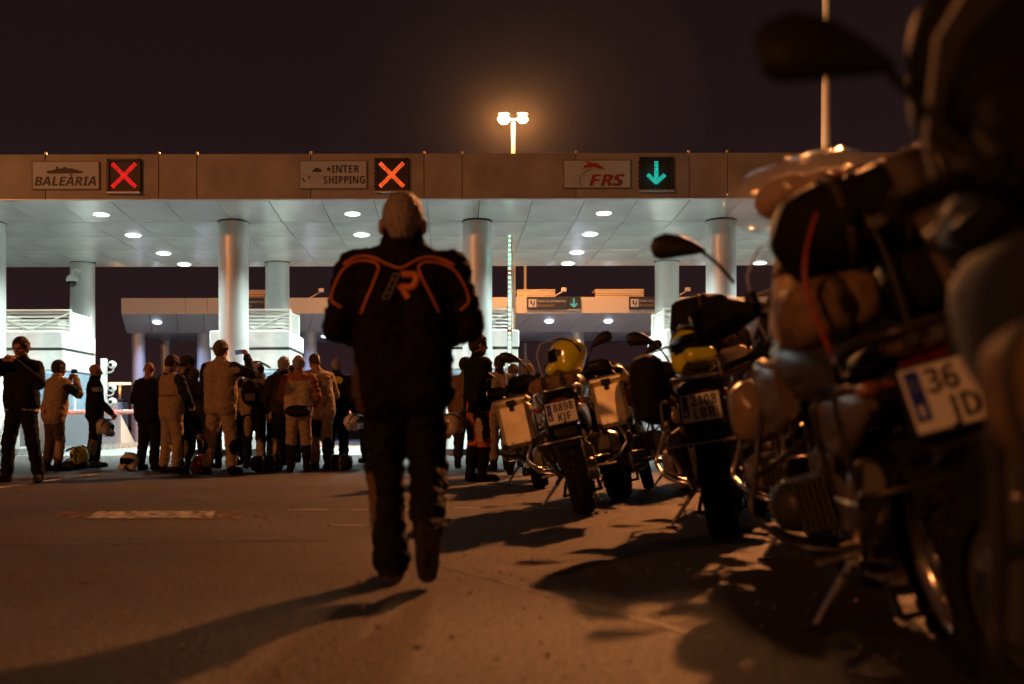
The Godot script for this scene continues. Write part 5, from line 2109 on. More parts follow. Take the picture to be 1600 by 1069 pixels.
func helmet(label: String, t: Transform3D, shell: StandardMaterial3D, trim: StandardMaterial3D, peak := true, group := "riders' helmets set down or carried") -> Node3D:
	# origin under the helmet, -z is the way it looks
	var root := thing("helmet", label, "helmet", t, group)
	shell.clearcoat_enabled = true
	shell.clearcoat = 0.8
	shell.clearcoat_roughness = 0.08
	if not cache.has("helmet_shell"):
		var f := Field.new(Vector3(-0.17, -0.02, -0.2), Vector3(0.17, 0.31, 0.2), 0.0095)
		f.ell(Vector3(0, 0.155, 0.02), Vector3(0.128, 0.128, 0.15), 1)
		f.cap(Vector3(-0.05, 0.055, -0.11), Vector3(0.05, 0.055, -0.11), 0.048, 0.048, 1, 0.05)
		f.cap(Vector3(-0.06, 0.06, 0.03), Vector3(0.06, 0.06, 0.03), 0.07, 0.07, 1, 0.05)
		f.ell(Vector3(0, 0.145, -0.15), Vector3(0.115, 0.05, 0.1), 2, 0.012, true)
		f.ell(Vector3(0, 0.0, -0.01), Vector3(0.088, 0.06, 0.105), 2, 0.01, true)
		var d := f.net()
		shade(d)
		cache.helmet_shell = meshed(d, PackedColorArray())
		var g := G.new()
		var rows := []
		for i in 6:
			var line := []
			for j in 13:
				var a := deg_to_rad(-78.0 + 156.0 * j / 12.0)
				var y := 0.098 + 0.098 * i / 5.0
				var r := 0.128 + 0.006 - (y - 0.147) * (y - 0.147) * 3.0
				line.append(Vector3(sin(a) * r, y, 0.01 - cos(a) * (r + 0.012)))
			rows.append(line)
		g.smooth()
		for i in 5:
			for j in 12:
				g.quad(rows[i][j], rows[i + 1][j], rows[i + 1][j + 1], rows[i][j + 1])
				g.quad(rows[i][j + 1], rows[i + 1][j + 1], rows[i + 1][j], rows[i][j])
		cache.helmet_visor = g.done()
		g = G.new()
		g.loft([ring(-0.05, 0, 0.262, 0.19, 0.03, 2.6, 16), ring(-0.11, 0, 0.25, 0.2, 0.02, 2.6, 16), ring(-0.18, 0, 0.225, 0.18, 0.013, 2.6, 16), ring(-0.235, 0, 0.2, 0.12, 0.008, 2.6, 16)])
		cache.helmet_peak = g.done()
		g = G.new()
		for s in [-1.0, 1.0]:
			g.tube([Vector3(s * 0.122, 0.155, 0.0), Vector3(s * 0.138, 0.155, 0.0)], 0.026, 14)
		g.tube(curve([Vector3(-0.1, 0.03, 0.02), Vector3(-0.05, 0.0, -0.02), Vector3(0.05, 0.0, -0.02), Vector3(0.1, 0.03, 0.02)], 3), 0.008, 6)
		cache.helmet_fit = g.done()
		for s in [-1.0, 1.0]:
			g = G.new()
			g.tube(curve([Vector3(s * 0.06, 0.276, -0.04), Vector3(s * 0.085, 0.262, 0.04), Vector3(s * 0.09, 0.21, 0.12), Vector3(s * 0.07, 0.13, 0.157)], 4), 0.009, 6)
			cache["helmet_stripe%s" % s] = g.done()
	part(root, "shell", cache.helmet_shell, shell)
	part(root, "visor", cache.helmet_visor, mat("visor_smoke", 0.015, 0.015, 0.018, 0.06))
	part(root, "pivot_and_strap", cache.helmet_fit, mat("bike_black"))
	for s in [-1.0, 1.0]:
		part(root, "stripe", cache["helmet_stripe%s" % s], trim)
	if peak:
		part(root, "peak", cache.helmet_peak, trim)
	return root


# ------------------------------------------------------------------ the riders
const TAN := Color(0.34, 0.255, 0.17)
const SAND := Color(0.42, 0.34, 0.25)
const NAVY := Color(0.02, 0.03, 0.075)
const INK := Color(0.014, 0.013, 0.014)
const COAL := Color(0.03, 0.028, 0.028)
const BROWN := Color(0.09, 0.06, 0.042)
const GREY := Color(0.2, 0.19, 0.18)
const FACE := Color(0.46, 0.26, 0.17)
const TANNED := Color(0.34, 0.18, 0.11)
const ORANGE := Color(0.62, 0.19, 0.025)
const RUST := Color(0.3, 0.12, 0.07)
const YELLOW := Color(0.55, 0.52, 0.03)


func knee_pads(c: Color, legs := Color(-1, 0, 0)) -> Array:
	return [[Vector3(-0.13, 0.5, -0.07), Vector3(0.09, 0.12, 0.09), c, -1, false], [Vector3(0.13, 0.5, -0.07), Vector3(0.09, 0.12, 0.09), c, -1, false]]


func shoulder_pads(c: Color) -> Array:
	return [[Vector3(-0.24, 1.42, 0.02), Vector3(0.09, 0.09, 0.13), c, -1, true], [Vector3(0.24, 1.42, 0.02), Vector3(0.09, 0.09, 0.13), c, -1, true]]


func calf_patch(c: Color) -> Array:
	return [[Vector3(-0.2, 0.36, 0.0), Vector3(0.09, 0.17, 0.14), c, SHIN, false], [Vector3(0.2, 0.36, 0.0), Vector3(0.09, 0.17, 0.14), c, SHIN, false]]


func people() -> void:
	mat("pack_black", 0.014, 0.013, 0.013, 0.6).metallic_specular = 0.15
	var dark_hair := hair_mat("hair_dark", 0.02, 0.014, 0.01)
	var brown_hair := hair_mat("hair_brown", 0.035, 0.02, 0.012)
	var silver_hair := hair_mat("hair_silver", 0.42, 0.42, 0.42)
	var fair_hair := hair_mat("hair_fair", 0.2, 0.125, 0.06)
	# man with both hands at his mouth
	person("man in black fleece facing the camera with both hands at his mouth", Vector3(-5.29, 0, -12.24), 172, 1.77, {
		"pal": [FACE, INK, INK, INK, Color(0.05, 0.035, 0.025)], "hair": "short", "hair_mat": brown_hair, "cell": 0.014, "cuff": 0.9, "trousers": 1.08, "collar": true,
		"arms": [[Vector3(-0.34, 1.22, -0.17), Vector3(-0.075, 1.475, -0.25)], [Vector3(0.43, 1.33, -0.13), Vector3(0.085, 1.49, -0.26)]],
		"hands": ["grip", "grip"], "palms": [Vector3(1, 0, 0.3), Vector3(-1, 0, 0.3)], "reach": [Vector3(0.3, 0.8, 0.2), Vector3(-0.3, 0.8, 0.2)],
		"feet": [Vector3(-0.21, 0, 0.0), Vector3(0.19, 0, -0.04)], "toes": [20.0, -22.0], "nod": -6.0,
		"patches": [[Vector3(0, 0.87, 0), Vector3(0.4, 0.04, 0.4), Color(0.55, 0.5, 0.42), HEM, false]]})
	# man photographing
	var shot := person("man in tan riding jacket seen from behind holding a camera to his face", Vector3(-6.03, 0, -15.1), -38, 1.68, {
		"pal": [TANNED, TAN, TAN, BROWN, INK], "hair": "short", "hair_mat": brown_hair, "lean": 6.0, "bulk": 1.12, "hem": 0.8,
		"arms": [[Vector3(-0.29, 1.2, -0.2), Vector3(-0.09, 1.53, -0.27)], [Vector3(0.33, 1.27, -0.2), Vector3(0.1, 1.53, -0.27)]],
		"hands": ["grip", "grip"], "palms": [Vector3(1, 0, 0), Vector3(-1, 0, 0)], "reach": [Vector3(0.2, 0.5, 0), Vector3(-0.2, 0.5, 0)],
		"patches": [[Vector3(0.3, 1.3, -0.1), Vector3(0.09, 0.12, 0.2), NAVY, SLEEVE, true]] + calf_patch(SAND) + knee_pads(SAND)})
	var cam := thing("compact_camera", "small camera raised to the face of the man in tan by the first booth", "camera", Transform3D(Basis(Vector3.UP, deg_to_rad(-38)), Vector3(-5.83, 1.53, -15.36)))
	var g := G.new()
	g.box(Vector3.ZERO, Vector3(0.115, 0.07, 0.035), 0.008)
	part(cam, "case", g.done(), mat("camera_black", 0.02, 0.02, 0.022, 0.3))
	g = G.new()
	g.tube([Vector3(0, 0, -0.015), Vector3(0, 0, -0.05)], 0.026, 16)
	part(cam, "lens_barrel", g.done(), mat("camera_black"))
	# bald man with a helmet in his hand
	person("bald man in black suit turned sideways with a shiny helmet in his hand", Vector3(-5.88, 0, -16.4), -62, 1.7, {
		"pal": [TANNED, INK, INK, INK, COAL], "cuff": 0.8, "hem": 0.82,
		"arms": [[Vector3(-0.28, 1.16, 0.03), Vector3(-0.26, 0.92, -0.12)], [Vector3(0.28, 1.16, -0.02), Vector3(0.26, 0.93, -0.24)]],
		"hands": ["relaxed", "grip"], "feet": [Vector3(-0.1, 0, -0.06), Vector3(0.12, 0, 0.1)],
		"patches": [[Vector3(0.3, 1.35, 0.0), Vector3(0.07, 0.04, 0.2), Color(0.3, 0.27, 0.24), SLEEVE, true]] + calf_patch(Color(0.16, 0.13, 0.1))})
	# heavy bald man in black
	person("heavy bald man in black shirt and trousers with short sleeves", Vector3(-4.75, 0, -15.6), -25, 1.68, {
		"pal": [TANNED, INK, INK, INK, INK], "bulk": 1.25, "short_sleeves": true, "cuff": 0.9, "hem": 0.82, "collar": false, "trousers": 1.1, "nod": -14.0, "look": 25.0,
		"arms": [[Vector3(-0.33, 1.16, -0.02), Vector3(-0.14, 1.08, -0.27)], [Vector3(0.34, 1.18, -0.02), Vector3(0.14, 1.06, -0.28)]], "hands": ["grip", "grip"]})
	person("man in pale tan suit with navy sleeves and dark short hair, head bowed", Vector3(-4.08, 0, -14.5), -36, 1.7, {
		"pal": [FACE, TAN, NAVY, TAN, INK, NAVY], "hair": "short", "hair_mat": dark_hair, "nod": -24.0, "hem": 0.8, "cuff": 0.86,
		"arms": [[Vector3(-0.28, 1.16, -0.03), Vector3(-0.17, 0.99, -0.24)], [Vector3(0.28, 1.17, -0.05), Vector3(0.15, 1.03, -0.27)]], "hands": ["grip", "grip"],
		"patches": knee_pads(INK) + [[Vector3(0.0, 1.18, 0.2), Vector3(0.3, 0.012, 0.2), BROWN, COAT, true]]})
	person("man with dark curly hair in navy jacket behind the bowed man", Vector3(-4.42, 0, -16.6), -50, 1.84, {
		"pal": [TANNED, NAVY, NAVY, COAL, INK], "hair": "curly", "hair_mat": dark_hair, "nod": -18.0})
	person("man in shiny black jacket with yellow trim behind the tall tan rider", Vector3(-4.15, 0, -16.1), 20, 1.62, {
		"pal": [TANNED, COAL, INK, INK, INK], "hair": "short", "hair_mat": brown_hair, "lean": 10.0,
		"patches": [[Vector3(-0.1, 0.95, 0.1), Vector3(0.06, 0.06, 0.15), YELLOW, -1, false]] + calf_patch(YELLOW)})
	# tall man with raised phone
	person("tall fair-haired man in tan riding suit raising a phone with a navy sleeve", Vector3(-3.27, 0, -14.1), -14, 1.88, {
		"pal": [FACE, TAN, NAVY, TAN, INK, TAN], "hair": "short", "hair_mat": fair_hair, "hem": 0.8, "cuff": 0.85, "bulk": 1.06, "cell": 0.015,
		"arms": [[Vector3(-0.28, 1.15, -0.05), Vector3(-0.14, 1.12, -0.29)], [Vector3(0.4, 1.35, -0.1), Vector3(0.29, 1.6, -0.2)]],
		"hands": ["grip", "grip"], "palms": [Vector3(1, 0, 0.2), Vector3(-1, 0, -0.2)], "feet": [Vector3(-0.2, 0, 0.0), Vector3(0.18, 0, 0.02)],
		"patches": knee_pads(INK) + [[Vector3(-0.22, 0.36, 0.0), Vector3(0.08, 0.12, 0.14), INK, SHIN, false], [Vector3(0.22, 0.36, 0.0), Vector3(0.08, 0.12, 0.14), INK, SHIN, false], [Vector3(0.24, 1.4, 0.0), Vector3(0.06, 0.05, 0.2), SAND, -1, true]]})
	var ph := thing("phone", "phone with a bluish screen held up in the tall rider's hand", "phone", at(Vector3(-3.075, 1.75, -14.4), -20, 8, 6))
	g = G.new()
	g.box(Vector3.ZERO, Vector3(0.13, 0.066, 0.009), 0.003)
	part(ph, "case", g.done(), mat("camera_black"))
	g = G.new()
	g.box(Vector3(0, 0, 0.0052), Vector3(0.12, 0.058, 0.001))
	part(ph, "screen", g.done(), glow("phone_screen", 0.08, 0.16, 0.4, 0.3))
	# rider who kept the helmet on
	var hp := person("rider in tan and black suit still wearing a white helmet", Vector3(-3.22, 0, -16.2), 12, 1.72, {
		"pal": [FACE, TAN, SAND, INK, INK, INK], "bulk": 1.08, "lean": 4.0,
		"arms": [[Vector3(-0.3, 1.16, -0.02), Vector3(-0.2, 1.0, -0.22)], [Vector3(0.3, 1.16, -0.02), Vector3(0.22, 0.98, -0.2)]],
		"patches": shoulder_pads(INK) + [[Vector3(0.1, 0.95, 0.12), Vector3(0.16, 0.16, 0.2), INK, -1, false], [Vector3(-0.1, 0.72, 0.05), Vector3(0.07, 0.2, 0.14), TAN, LEGS, false], [Vector3(0.1, 0.3, 0.05), Vector3(0.06, 0.2, 0.14), TAN, SHIN, false]]})
	helmet("white helmet with black panels worn by the rider beside the raised phone", at(Vector3(-3.21, 1.46, -16.25), -60, -6), mat("helmet_white", 0.62, 0.58, 0.54, 0.25), mat("helmet_black", 0.02, 0.02, 0.02, 0.2))
	person("short dark-haired man in beige jacket half hidden behind the helmeted rider", Vector3(-3.02, 0, -17.2), 10, 1.6, {
		"pal": [FACE, SAND, TAN, COAL, INK], "hair": "short", "hair_mat": brown_hair})
	person("dark-haired man in dark jacket at the back of the crowd, face turned aside", Vector3(-2.95, 0, -18.4), 40, 1.78, {
		"pal": [FACE, COAL, COAL, COAL, INK], "hair": "short", "hair_mat": dark_hair, "look": 30.0})
	person("silver-haired man in dark brown jacket beside the orange-sleeved rider", Vector3(-2.66, 0, -15.8), 18, 1.76, {
		"pal": [FACE, Color(0.035, 0.024, 0.026), Color(0.03, 0.022, 0.025), COAL, INK, INK], "hair": "short", "hair_mat": silver_hair, "bulk": 1.04, "look": -20.0,
		"patches": calf_patch(SAND)})
	var dp := thing("backpack", "small black backpack on the back of the rider in the white helmet", "backpack", at(Vector3(-3.24, 1.0, -16.0), 12))
	g = G.new()
	g.loft([ring(0.09, 0, 0.2, 0.18, 0.26), ring(0.06, 0, 0.21, 0.27, 0.38), ring(-0.04, 0, 0.22, 0.29, 0.42), ring(-0.06, 0, 0.22, 0.26, 0.38)])
	part(dp, "pack_body", g.done(), mat("pack_black"))
	g = G.new()
	g.box(Vector3(0, 0.14, 0.092), Vector3(0.16, 0.12, 0.02), 0.008)
	part(dp, "front_pocket", g.done(), mat("pack_grey", 0.1, 0.09, 0.08, 0.6))
	# orange sleeves and waist pack
	var w := person("silver-haired rider with rust orange sleeves, tan vest and black waist pack", Vector3(-2.26, 0, -14.7), 4, 1.7, {
		"pal": [FACE, SAND, RUST, TAN, INK, RUST, FACE, INK, FACE, INK], "hair": "short", "hair_mat": silver_hair, "cuff": 0.6, "hem": 0.88, "cell": 0.015,
		"arms": [[Vector3(-0.28, 1.17, -0.02), Vector3(-0.2, 1.0, -0.22)], [Vector3(0.28, 1.17, -0.02), Vector3(0.2, 1.0, -0.22)]],
		"patches": [[Vector3(0, 1.47, 0), Vector3(0.26, 0.075, 0.2), RUST, COAT, true], [Vector3(-0.1, 0.47, 0), Vector3(0.14, 0.06, 0.14), TAN, SHIN, false], [Vector3(0.1, 0.47, 0), Vector3(0.14, 0.06, 0.14), TAN, SHIN, false]]})
	g = G.new()
	g.loft([ring(0.27, 0, 0.89, 0.3, 0.09), ring(0.24, 0, 0.9, 0.36, 0.16), ring(0.14, 0, 0.9, 0.38, 0.17)])
	var pk := part(w, "waist_pack", g.done(), mat("pack_black", 0.016, 0.015, 0.015, 0.6))
	g = G.new()
	g.to(at(Vector3(0, 0.94, 0.012)))
	g.lathe([Vector2(0.205, -0.025), Vector2(0.21, 0.0), Vector2(0.205, 0.025)], 24, false)
	part(pk, "belt", g.done(), mat("pack_black"), Transform3D(Basis.from_scale(Vector3(1.0, 1, 0.74)), Vector3.ZERO))
	# leaning rider in tan jacket
	person("rider in pale tan jacket with dark sleeve patch leaning over to talk", Vector3(-2.03, 0, -15.4), 34, 1.83, {
		"pal": [TANNED, SAND, SAND, TAN, INK, SAND], "hair": "cropped", "hair_mat": brown_hair, "lean": 15.0, "nod": -10.0, "bulk": 1.1, "hem": 0.78, "cuff": 0.85,
		"arms": [[Vector3(-0.3, 1.17, -0.1), Vector3(-0.18, 1.05, -0.3)], [Vector3(0.3, 1.16, -0.05), Vector3(0.18, 1.0, -0.26)]],
		"patches": [[Vector3(-0.3, 1.28, 0.0), Vector3(0.1, 0.16, 0.09), INK, SLEEVE, true], [Vector3(-0.1, 0.66, 0.05), Vector3(0.09, 0.26, 0.2), INK, LEGS, false], [Vector3(0.1, 0.3, 0.05), Vector3(0.09, 0.2, 0.2), INK, SHIN, false], [Vector3(0.0, 1.37, 0.2), Vector3(0.3, 0.012, 0.2), BROWN, COAT, true]]})
	person("bald rider in black and yellow jacket beside the leaning man, helmet hanging low", Vector3(-1.93, 0, -16.7), -10, 1.81, {
		"pal": [FACE, INK, INK, INK, INK, COAL], "hair": "ring", "hair_mat": silver_hair, "bulk": 1.05,
		"patches": [[Vector3(0.02, 1.42, 0.1), Vector3(0.12, 0.07, 0.2), YELLOW, -1, true]]})
	person("rider in black suit with beige leg panels behind the helmeted rider", Vector3(-3.02, 0, -17.6), -8, 1.7, {
		"pal": [FACE, INK, COAL, INK, INK], "hair": "cropped", "hair_mat": dark_hair, "nod": -20.0, "patches": calf_patch(SAND) + shoulder_pads(GREY)})
	person("bearded man in dark grey jacket deep inside the crowd, looking down", Vector3(-3.72, 0, -17.3), 60, 1.72, {
		"pal": [TANNED, GREY, COAL, COAL, INK], "hair": "short", "hair_mat": dark_hair, "nod": -16.0})
	person("man in dark blue jacket at the far edge of the crowd", Vector3(-1.5, 0, -18.2), 25, 1.74, {
		"pal": [FACE, NAVY, NAVY, COAL, INK], "hair": "receding", "hair_mat": fair_hair})
	person("rider in dark suit bending down to the ground in front of the crowd", Vector3(-3.82, 0, -15.9), 55, 1.66, {
		"pal": [TANNED, COAL, INK, COAL, INK], "hair": "short", "hair_mat": dark_hair, "lean": 62.0, "nod": 20.0, "sway": 0.0,
		"arms": [[Vector3(-0.2, 1.2, -0.3), Vector3(-0.12, 1.02, -0.42)], [Vector3(0.2, 1.2, -0.3), Vector3(0.12, 1.02, -0.42)]], "patches": calf_patch(YELLOW)})
	# beyond the walking man
	person("brown-haired man in tan jacket just behind the man in orange trousers", Vector3(0.22, 0, -15.8), -20, 1.74, {
		"pal": [TANNED, Color(0.2, 0.12, 0.08), Color(0.2, 0.12, 0.08), COAL, INK], "hair": "curly", "hair_mat": brown_hair})
	person("dark-haired man in black jacket and orange riding trousers facing sideways", Vector3(0.32, 0, -12.2), -66, 1.79, {
		"pal": [FACE, INK, INK, ORANGE, INK, INK, INK, Color(0.05, 0.04, 0.035), FACE, INK], "hair": "short", "hair_mat": brown_hair, "cuff": 0.62, "hem": 0.84, "cell": 0.013, "glove": 1.06,
		"arms": [[Vector3(-0.27, 1.16, -0.03), Vector3(-0.18, 1.05, -0.26)], [Vector3(0.28, 1.18, 0.1), Vector3(0.28, 0.95, 0.17)]], "hands": ["grip", "grip"],
		"feet": [Vector3(-0.1, 0, 0.03), Vector3(0.12, 0, -0.03)],
		"patches": [[Vector3(0.14, 0.76, 0.06), Vector3(0.1, 0.09, 0.12), INK, -1, false], [Vector3(0.16, 0.6, -0.02), Vector3(0.06, 0.3, 0.055), INK, -1, false], [Vector3(0.16, 0.6, 0.07), Vector3(0.1, 0.18, 0.04), Color(0.55, 0.42, 0.3), LEGS, false], [Vector3(-0.12, 0.6, 0.07), Vector3(0.1, 0.2, 0.05), INK, LEGS, false],
			[Vector3(0.13, 0.47, 0), Vector3(0.15, 0.05, 0.15), ORANGE, SHIN, false], [Vector3(-0.13, 0.47, 0), Vector3(0.15, 0.05, 0.15), ORANGE, SHIN, false]]})
	person("grey-haired man in white and navy jacket beyond the orange trousers", Vector3(0.72, 0, -15.0), 15, 1.73, {
		"pal": [FACE, SAND, NAVY, TAN, INK, NAVY], "hair": "cropped", "hair_mat": brown_hair,
		"patches": [[Vector3(0.15, 1.15, 0.1), Vector3(0.1, 0.3, 0.3), NAVY, COAT, true]]})
	person("brown-haired man in dark jacket partly hidden by the parked motorcycle mirror", Vector3(1.0, 0, -16.2), -15, 1.66, {
		"pal": [TANNED, COAL, COAL, COAL, INK], "hair": "short", "hair_mat": fair_hair})
	person("bald man bending low in black beside the yellow helmet motorcycle", Vector3(0.92, 0, -13.6), -30, 1.6, {
		"pal": [FACE, INK, INK, COAL, INK], "lean": 24.0, "hair": "ring", "hair_mat": fair_hair})
	# helmets carried or set down
	var white := mat("helmet_white")
	var black := mat("helmet_black")
	helmet("glossy silver helmet hanging from the hand of the bald man in black suit", at(Vector3(-5.66, 0.53, -16.2), -30, -14), mat("helmet_silver", 0.32, 0.3, 0.28, 0.2), black, false)
	helmet("white helmet with black straps standing on the ground by the heavy man in black", at(Vector3(-4.98, 0.0, -15.35), 130), white, black, false)
	helmet("yellow helmet lying on a dark bag on the ground", at(Vector3(-5.86, 0.1, -15.7), 60, 0, 12), mat("helmet_yellow", 0.62, 0.6, 0.012, 0.22), black)
	var bag := thing("bag", "small dark bag lying on the ground under the yellow helmet", "bag", at(Vector3(-5.95, 0, -15.72)))
	g = G.new()
	g.loft([ring(0.13, 0, 0.06, 0.3, 0.1), ring(0.09, 0, 0.075, 0.42, 0.145), ring(-0.09, 0, 0.075, 0.42, 0.145), ring(-0.13, 0, 0.06, 0.3, 0.1)])
	part(bag, "pouch", g.done(), mat("pack_black"))
	g = G.new()
	g.tube(curve([Vector3(-0.15, 0.14, 0), Vector3(-0.05, 0.17, 0.05), Vector3(0.1, 0.14, 0.03)], 4), 0.012, 6)
	part(bag, "handle", g.done(), mat("pack_black"))
	helmet("dark red helmet standing on the ground behind the tan rider's boots", at(Vector3(-3.62, 0.0, -14.3), 20), mat("helmet_red", 0.2, 0.02, 0.015, 0.25), black, false)
	for e in [[Vector3(-2.78, 0, -14.9), 30.0, 0.5, "black holdall on the ground between the crowd's boots"], [Vector3(-1.72, 0, -15.2), -20.0, 0.42, "black tank bag on the ground beside the leaning rider"]]:
		soft_bag("holdall", e[3], "bag", at(e[0], e[1]), Vector3(e[2], 0.24, 0.26), mat("pack_black"), mat("pack_grey"), int(e[1]) + 70, 2)
	helmet("white and black helmet hanging beside the bald rider", at(Vector3(-1.62, 0.6, -16.55), -50, 10), white, black)
	helmet("beige helmet held behind his back by the orange trousers man", at(Vector3(0.05, 0.57, -12.1), 70, -28), mat("helmet_beige", 0.42, 0.33, 0.22, 0.3), black, false)


func walking_man() -> void:
	var spot := Vector3(-0.235, 0, -4.5)
	var k := 1.757 / 1.79
	var root := person("grey-haired man walking away in a black riding jacket with orange piping", spot, 0, 1.757, {
		"pal": [Color(0.4, 0.22, 0.14), Color(0.012, 0.011, 0.012), Color(0.012, 0.011, 0.012), Color(0.013, 0.012, 0.012), Color(0.022, 0.018, 0.016), Color(0.012, 0.011, 0.012), Color(0.02, 0.018, 0.018), INK, FACE, Color(0.013, 0.012, 0.012), Color(0.012, 0.011, 0.012)],
		"hair": "cropped", "hair_mat": hair_mat("hair_grey", 0.4, 0.33, 0.27), "cell": 0.0105, "bulk": 1.0, "hem": 0.775, "hem_wide": 1.06, "folds": 0.017, "trousers": 1.14, "shoe": 1.2, "cuff": 0.86, "flare": 0.022, "sleeve": 1.12,
		"arms": [[Vector3(-0.3, 1.165, -0.02), Vector3(-0.1, 1.1, -0.3)], [Vector3(0.3, 1.165, -0.02), Vector3(0.1, 1.1, -0.3)]],
		"hands": ["grip", "grip"], "palms": [Vector3(1, 0, 0.2), Vector3(-1, 0, 0.2)], "sway": 0.015, "shoulder": 0.225, "head_big": 1.17, "head_at": Vector3(0.0, -0.038, -0.01), "nod": -4.0,
		"knees": [Vector3(-0.075, 0.5, -0.07), Vector3(0.13, 0.5, -0.05)],
		"feet": [Vector3(-0.04, 0.0, -0.01), Vector3(0.135, 0.185, 0.225)], "toes": [4.0, -4.0], "foot_dir": [Vector3.ZERO, Vector3(-0.02, -0.85, -0.52)],
		"lumps": [[Vector3(-0.03, 1.5, 0.012), Vector3(-0.03, 1.575, 0.01), 0.068, 0.066, COLLAR, 0.012], [Vector3(0.03, 1.5, 0.012), Vector3(0.03, 1.575, 0.01), 0.068, 0.066, COLLAR, 0.012],
			[Vector3(-0.12, 0.98, 0.1), Vector3(0.12, 0.98, 0.1), 0.055, 0.055, COAT, 0.05], [Vector3(-0.17, 0.84, 0.03), Vector3(-0.17, 0.93, 0.03), 0.06, 0.06, HEM, 0.02], [Vector3(0.17, 0.84, 0.03), Vector3(0.17, 0.93, 0.03), 0.06, 0.06, HEM, 0.02]],
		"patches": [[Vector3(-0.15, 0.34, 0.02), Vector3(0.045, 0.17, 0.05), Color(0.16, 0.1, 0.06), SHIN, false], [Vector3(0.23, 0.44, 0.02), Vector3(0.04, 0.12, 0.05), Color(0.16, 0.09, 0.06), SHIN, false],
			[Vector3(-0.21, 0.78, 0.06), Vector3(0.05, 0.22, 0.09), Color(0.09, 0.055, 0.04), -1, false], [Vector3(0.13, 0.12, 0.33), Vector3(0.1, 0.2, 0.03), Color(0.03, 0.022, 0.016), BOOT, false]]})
	var f: Field = root.get_meta("field")
	var lay := func(x: float, y: float) -> Vector3:
		# where a point on the back meets the cloth
		var z := 0.34
		var last := f.value(Vector3(x, y, z))
		while z > -0.2:
			z -= 0.004
			var now := f.value(Vector3(x, y, z))
			if now < 0.0:
				z += 0.004 * now / (now - last)
				break
			last = now
		return Vector3(x, y, z + 0.011)
	var px := func(cx: float, cy: float) -> Vector2:
		return Vector2((480.0 + cx / 3.24 - 706.0) / 1556.0 * 4.36 - spot.x, EYE_HIGH + (663.0 - 290.0 - cy / 3.24) / 1556.0 * 4.36) / k
	var orange := mat("piping_orange", 0.56, 0.16, 0.035, 0.55)
	var upper := [[178, 388], [240, 352], [290, 344], [340, 358], [400, 390], [465, 415], [500, 405], [550, 375], [600, 356], [650, 355], [700, 372], [746, 396]]
	var left := [[166, 606], [120, 577], [111, 545], [130, 490], [165, 430], [215, 387], [270, 370], [320, 375], [355, 392], [364, 415], [332, 500], [300, 570], [268, 643]]
	var right := [[778, 624], [815, 592], [823, 560], [802, 500], [762, 435], [720, 403], [670, 384], [620, 380], [580, 390], [564, 410], [590, 480], [627, 550], [670, 637]]
	var lines := [[upper, 0.0105, "piping", orange], [left, 0.0105, "piping", orange], [right, 0.0105, "piping", orange],
		[[[478, 449], [545, 449], [557, 460], [546, 500], [532, 512], [470, 513]], 0.03, "logo_stroke", orange], [[[468, 500], [490, 530], [513, 566]], 0.028, "logo_stroke", orange]]
	var pale := mat("logo_grey", 0.2, 0.17, 0.14, 0.6)
	for e in [[[440, 446], [383, 575]], [[470, 446], [412, 575]], [[440, 447], [470, 447]], [[427, 477], [457, 477]], [[414, 508], [443, 508]], [[400, 540], [429, 540]], [[385, 573], [413, 573]]]:
		lines.append([e, 0.0065, "logo_ladder", pale])
	for e in lines:
		var pts := []
		for i in e[0].size():
			pts.append(px.call(e[0][i][0], e[0][i][1]))
		var fine := []
		for i in pts.size() - 1:
			var n := maxi(1, int(pts[i].distance_to(pts[i + 1]) / 0.012))
			for q in n:
				fine.append(pts[i].cubic_interpolate(pts[i + 1], pts[maxi(i - 1, 0)], pts[mini(i + 2, pts.size() - 1)], float(q) / n))
		fine.append(pts[-1])
		var g := G.new()
		var rows := []
		for i in fine.size():
			var t: Vector2 = (fine[mini(i + 1, fine.size() - 1)] - fine[maxi(i - 1, 0)]).normalized()
			var nn := Vector2(-t.y, t.x) * float(e[1]) * 0.5
			var a: Vector3 = lay.call(fine[i].x + nn.x, fine[i].y + nn.y)
			var b: Vector3 = lay.call(fine[i].x - nn.x, fine[i].y - nn.y)
			var m: Vector3 = lay.call(fine[i].x, fine[i].y) + Vector3(0, 0, 0.003)
			rows.append([a * k, m * k, b * k, b * k - Vector3(0, 0, 0.02), a * k - Vector3(0, 0, 0.02)])
		g.loft(rows)
		part(root, e[2], g.done(), e[3])
	# boot soles
	var sole := mat("boot_sole", 0.028, 0.022, 0.018, 0.65)
	var g := G.new()
	var rr := []
	for e in [[0.055, 0.07], [0.045, 0.085], [0.0, 0.09], [-0.08, 0.092], [-0.16, 0.1], [-0.215, 0.08], [-0.235, 0.04]]:
		rr.append(ring(e[0], 0, 0, e[1], 0.034, 4.0, 14))
	g.loft(rr)
	var sm := g.done()
	part(root, "boot_sole", sm, sole, at(Vector3(-0.04, 0.016, 0.04) * k, 4))
	var fwd := Vector3(-0.02, -0.85, -0.52).normalized()
	var dn := Vector3(0, 0.52, -0.85).normalized()
	part(root, "boot_sole", sm, sole, Transform3D(Basis(dn.cross(-fwd), dn, -fwd), (Vector3(0.135, 0.285, 0.26) - dn * 0.1) * k))
	root.remove_meta("field")


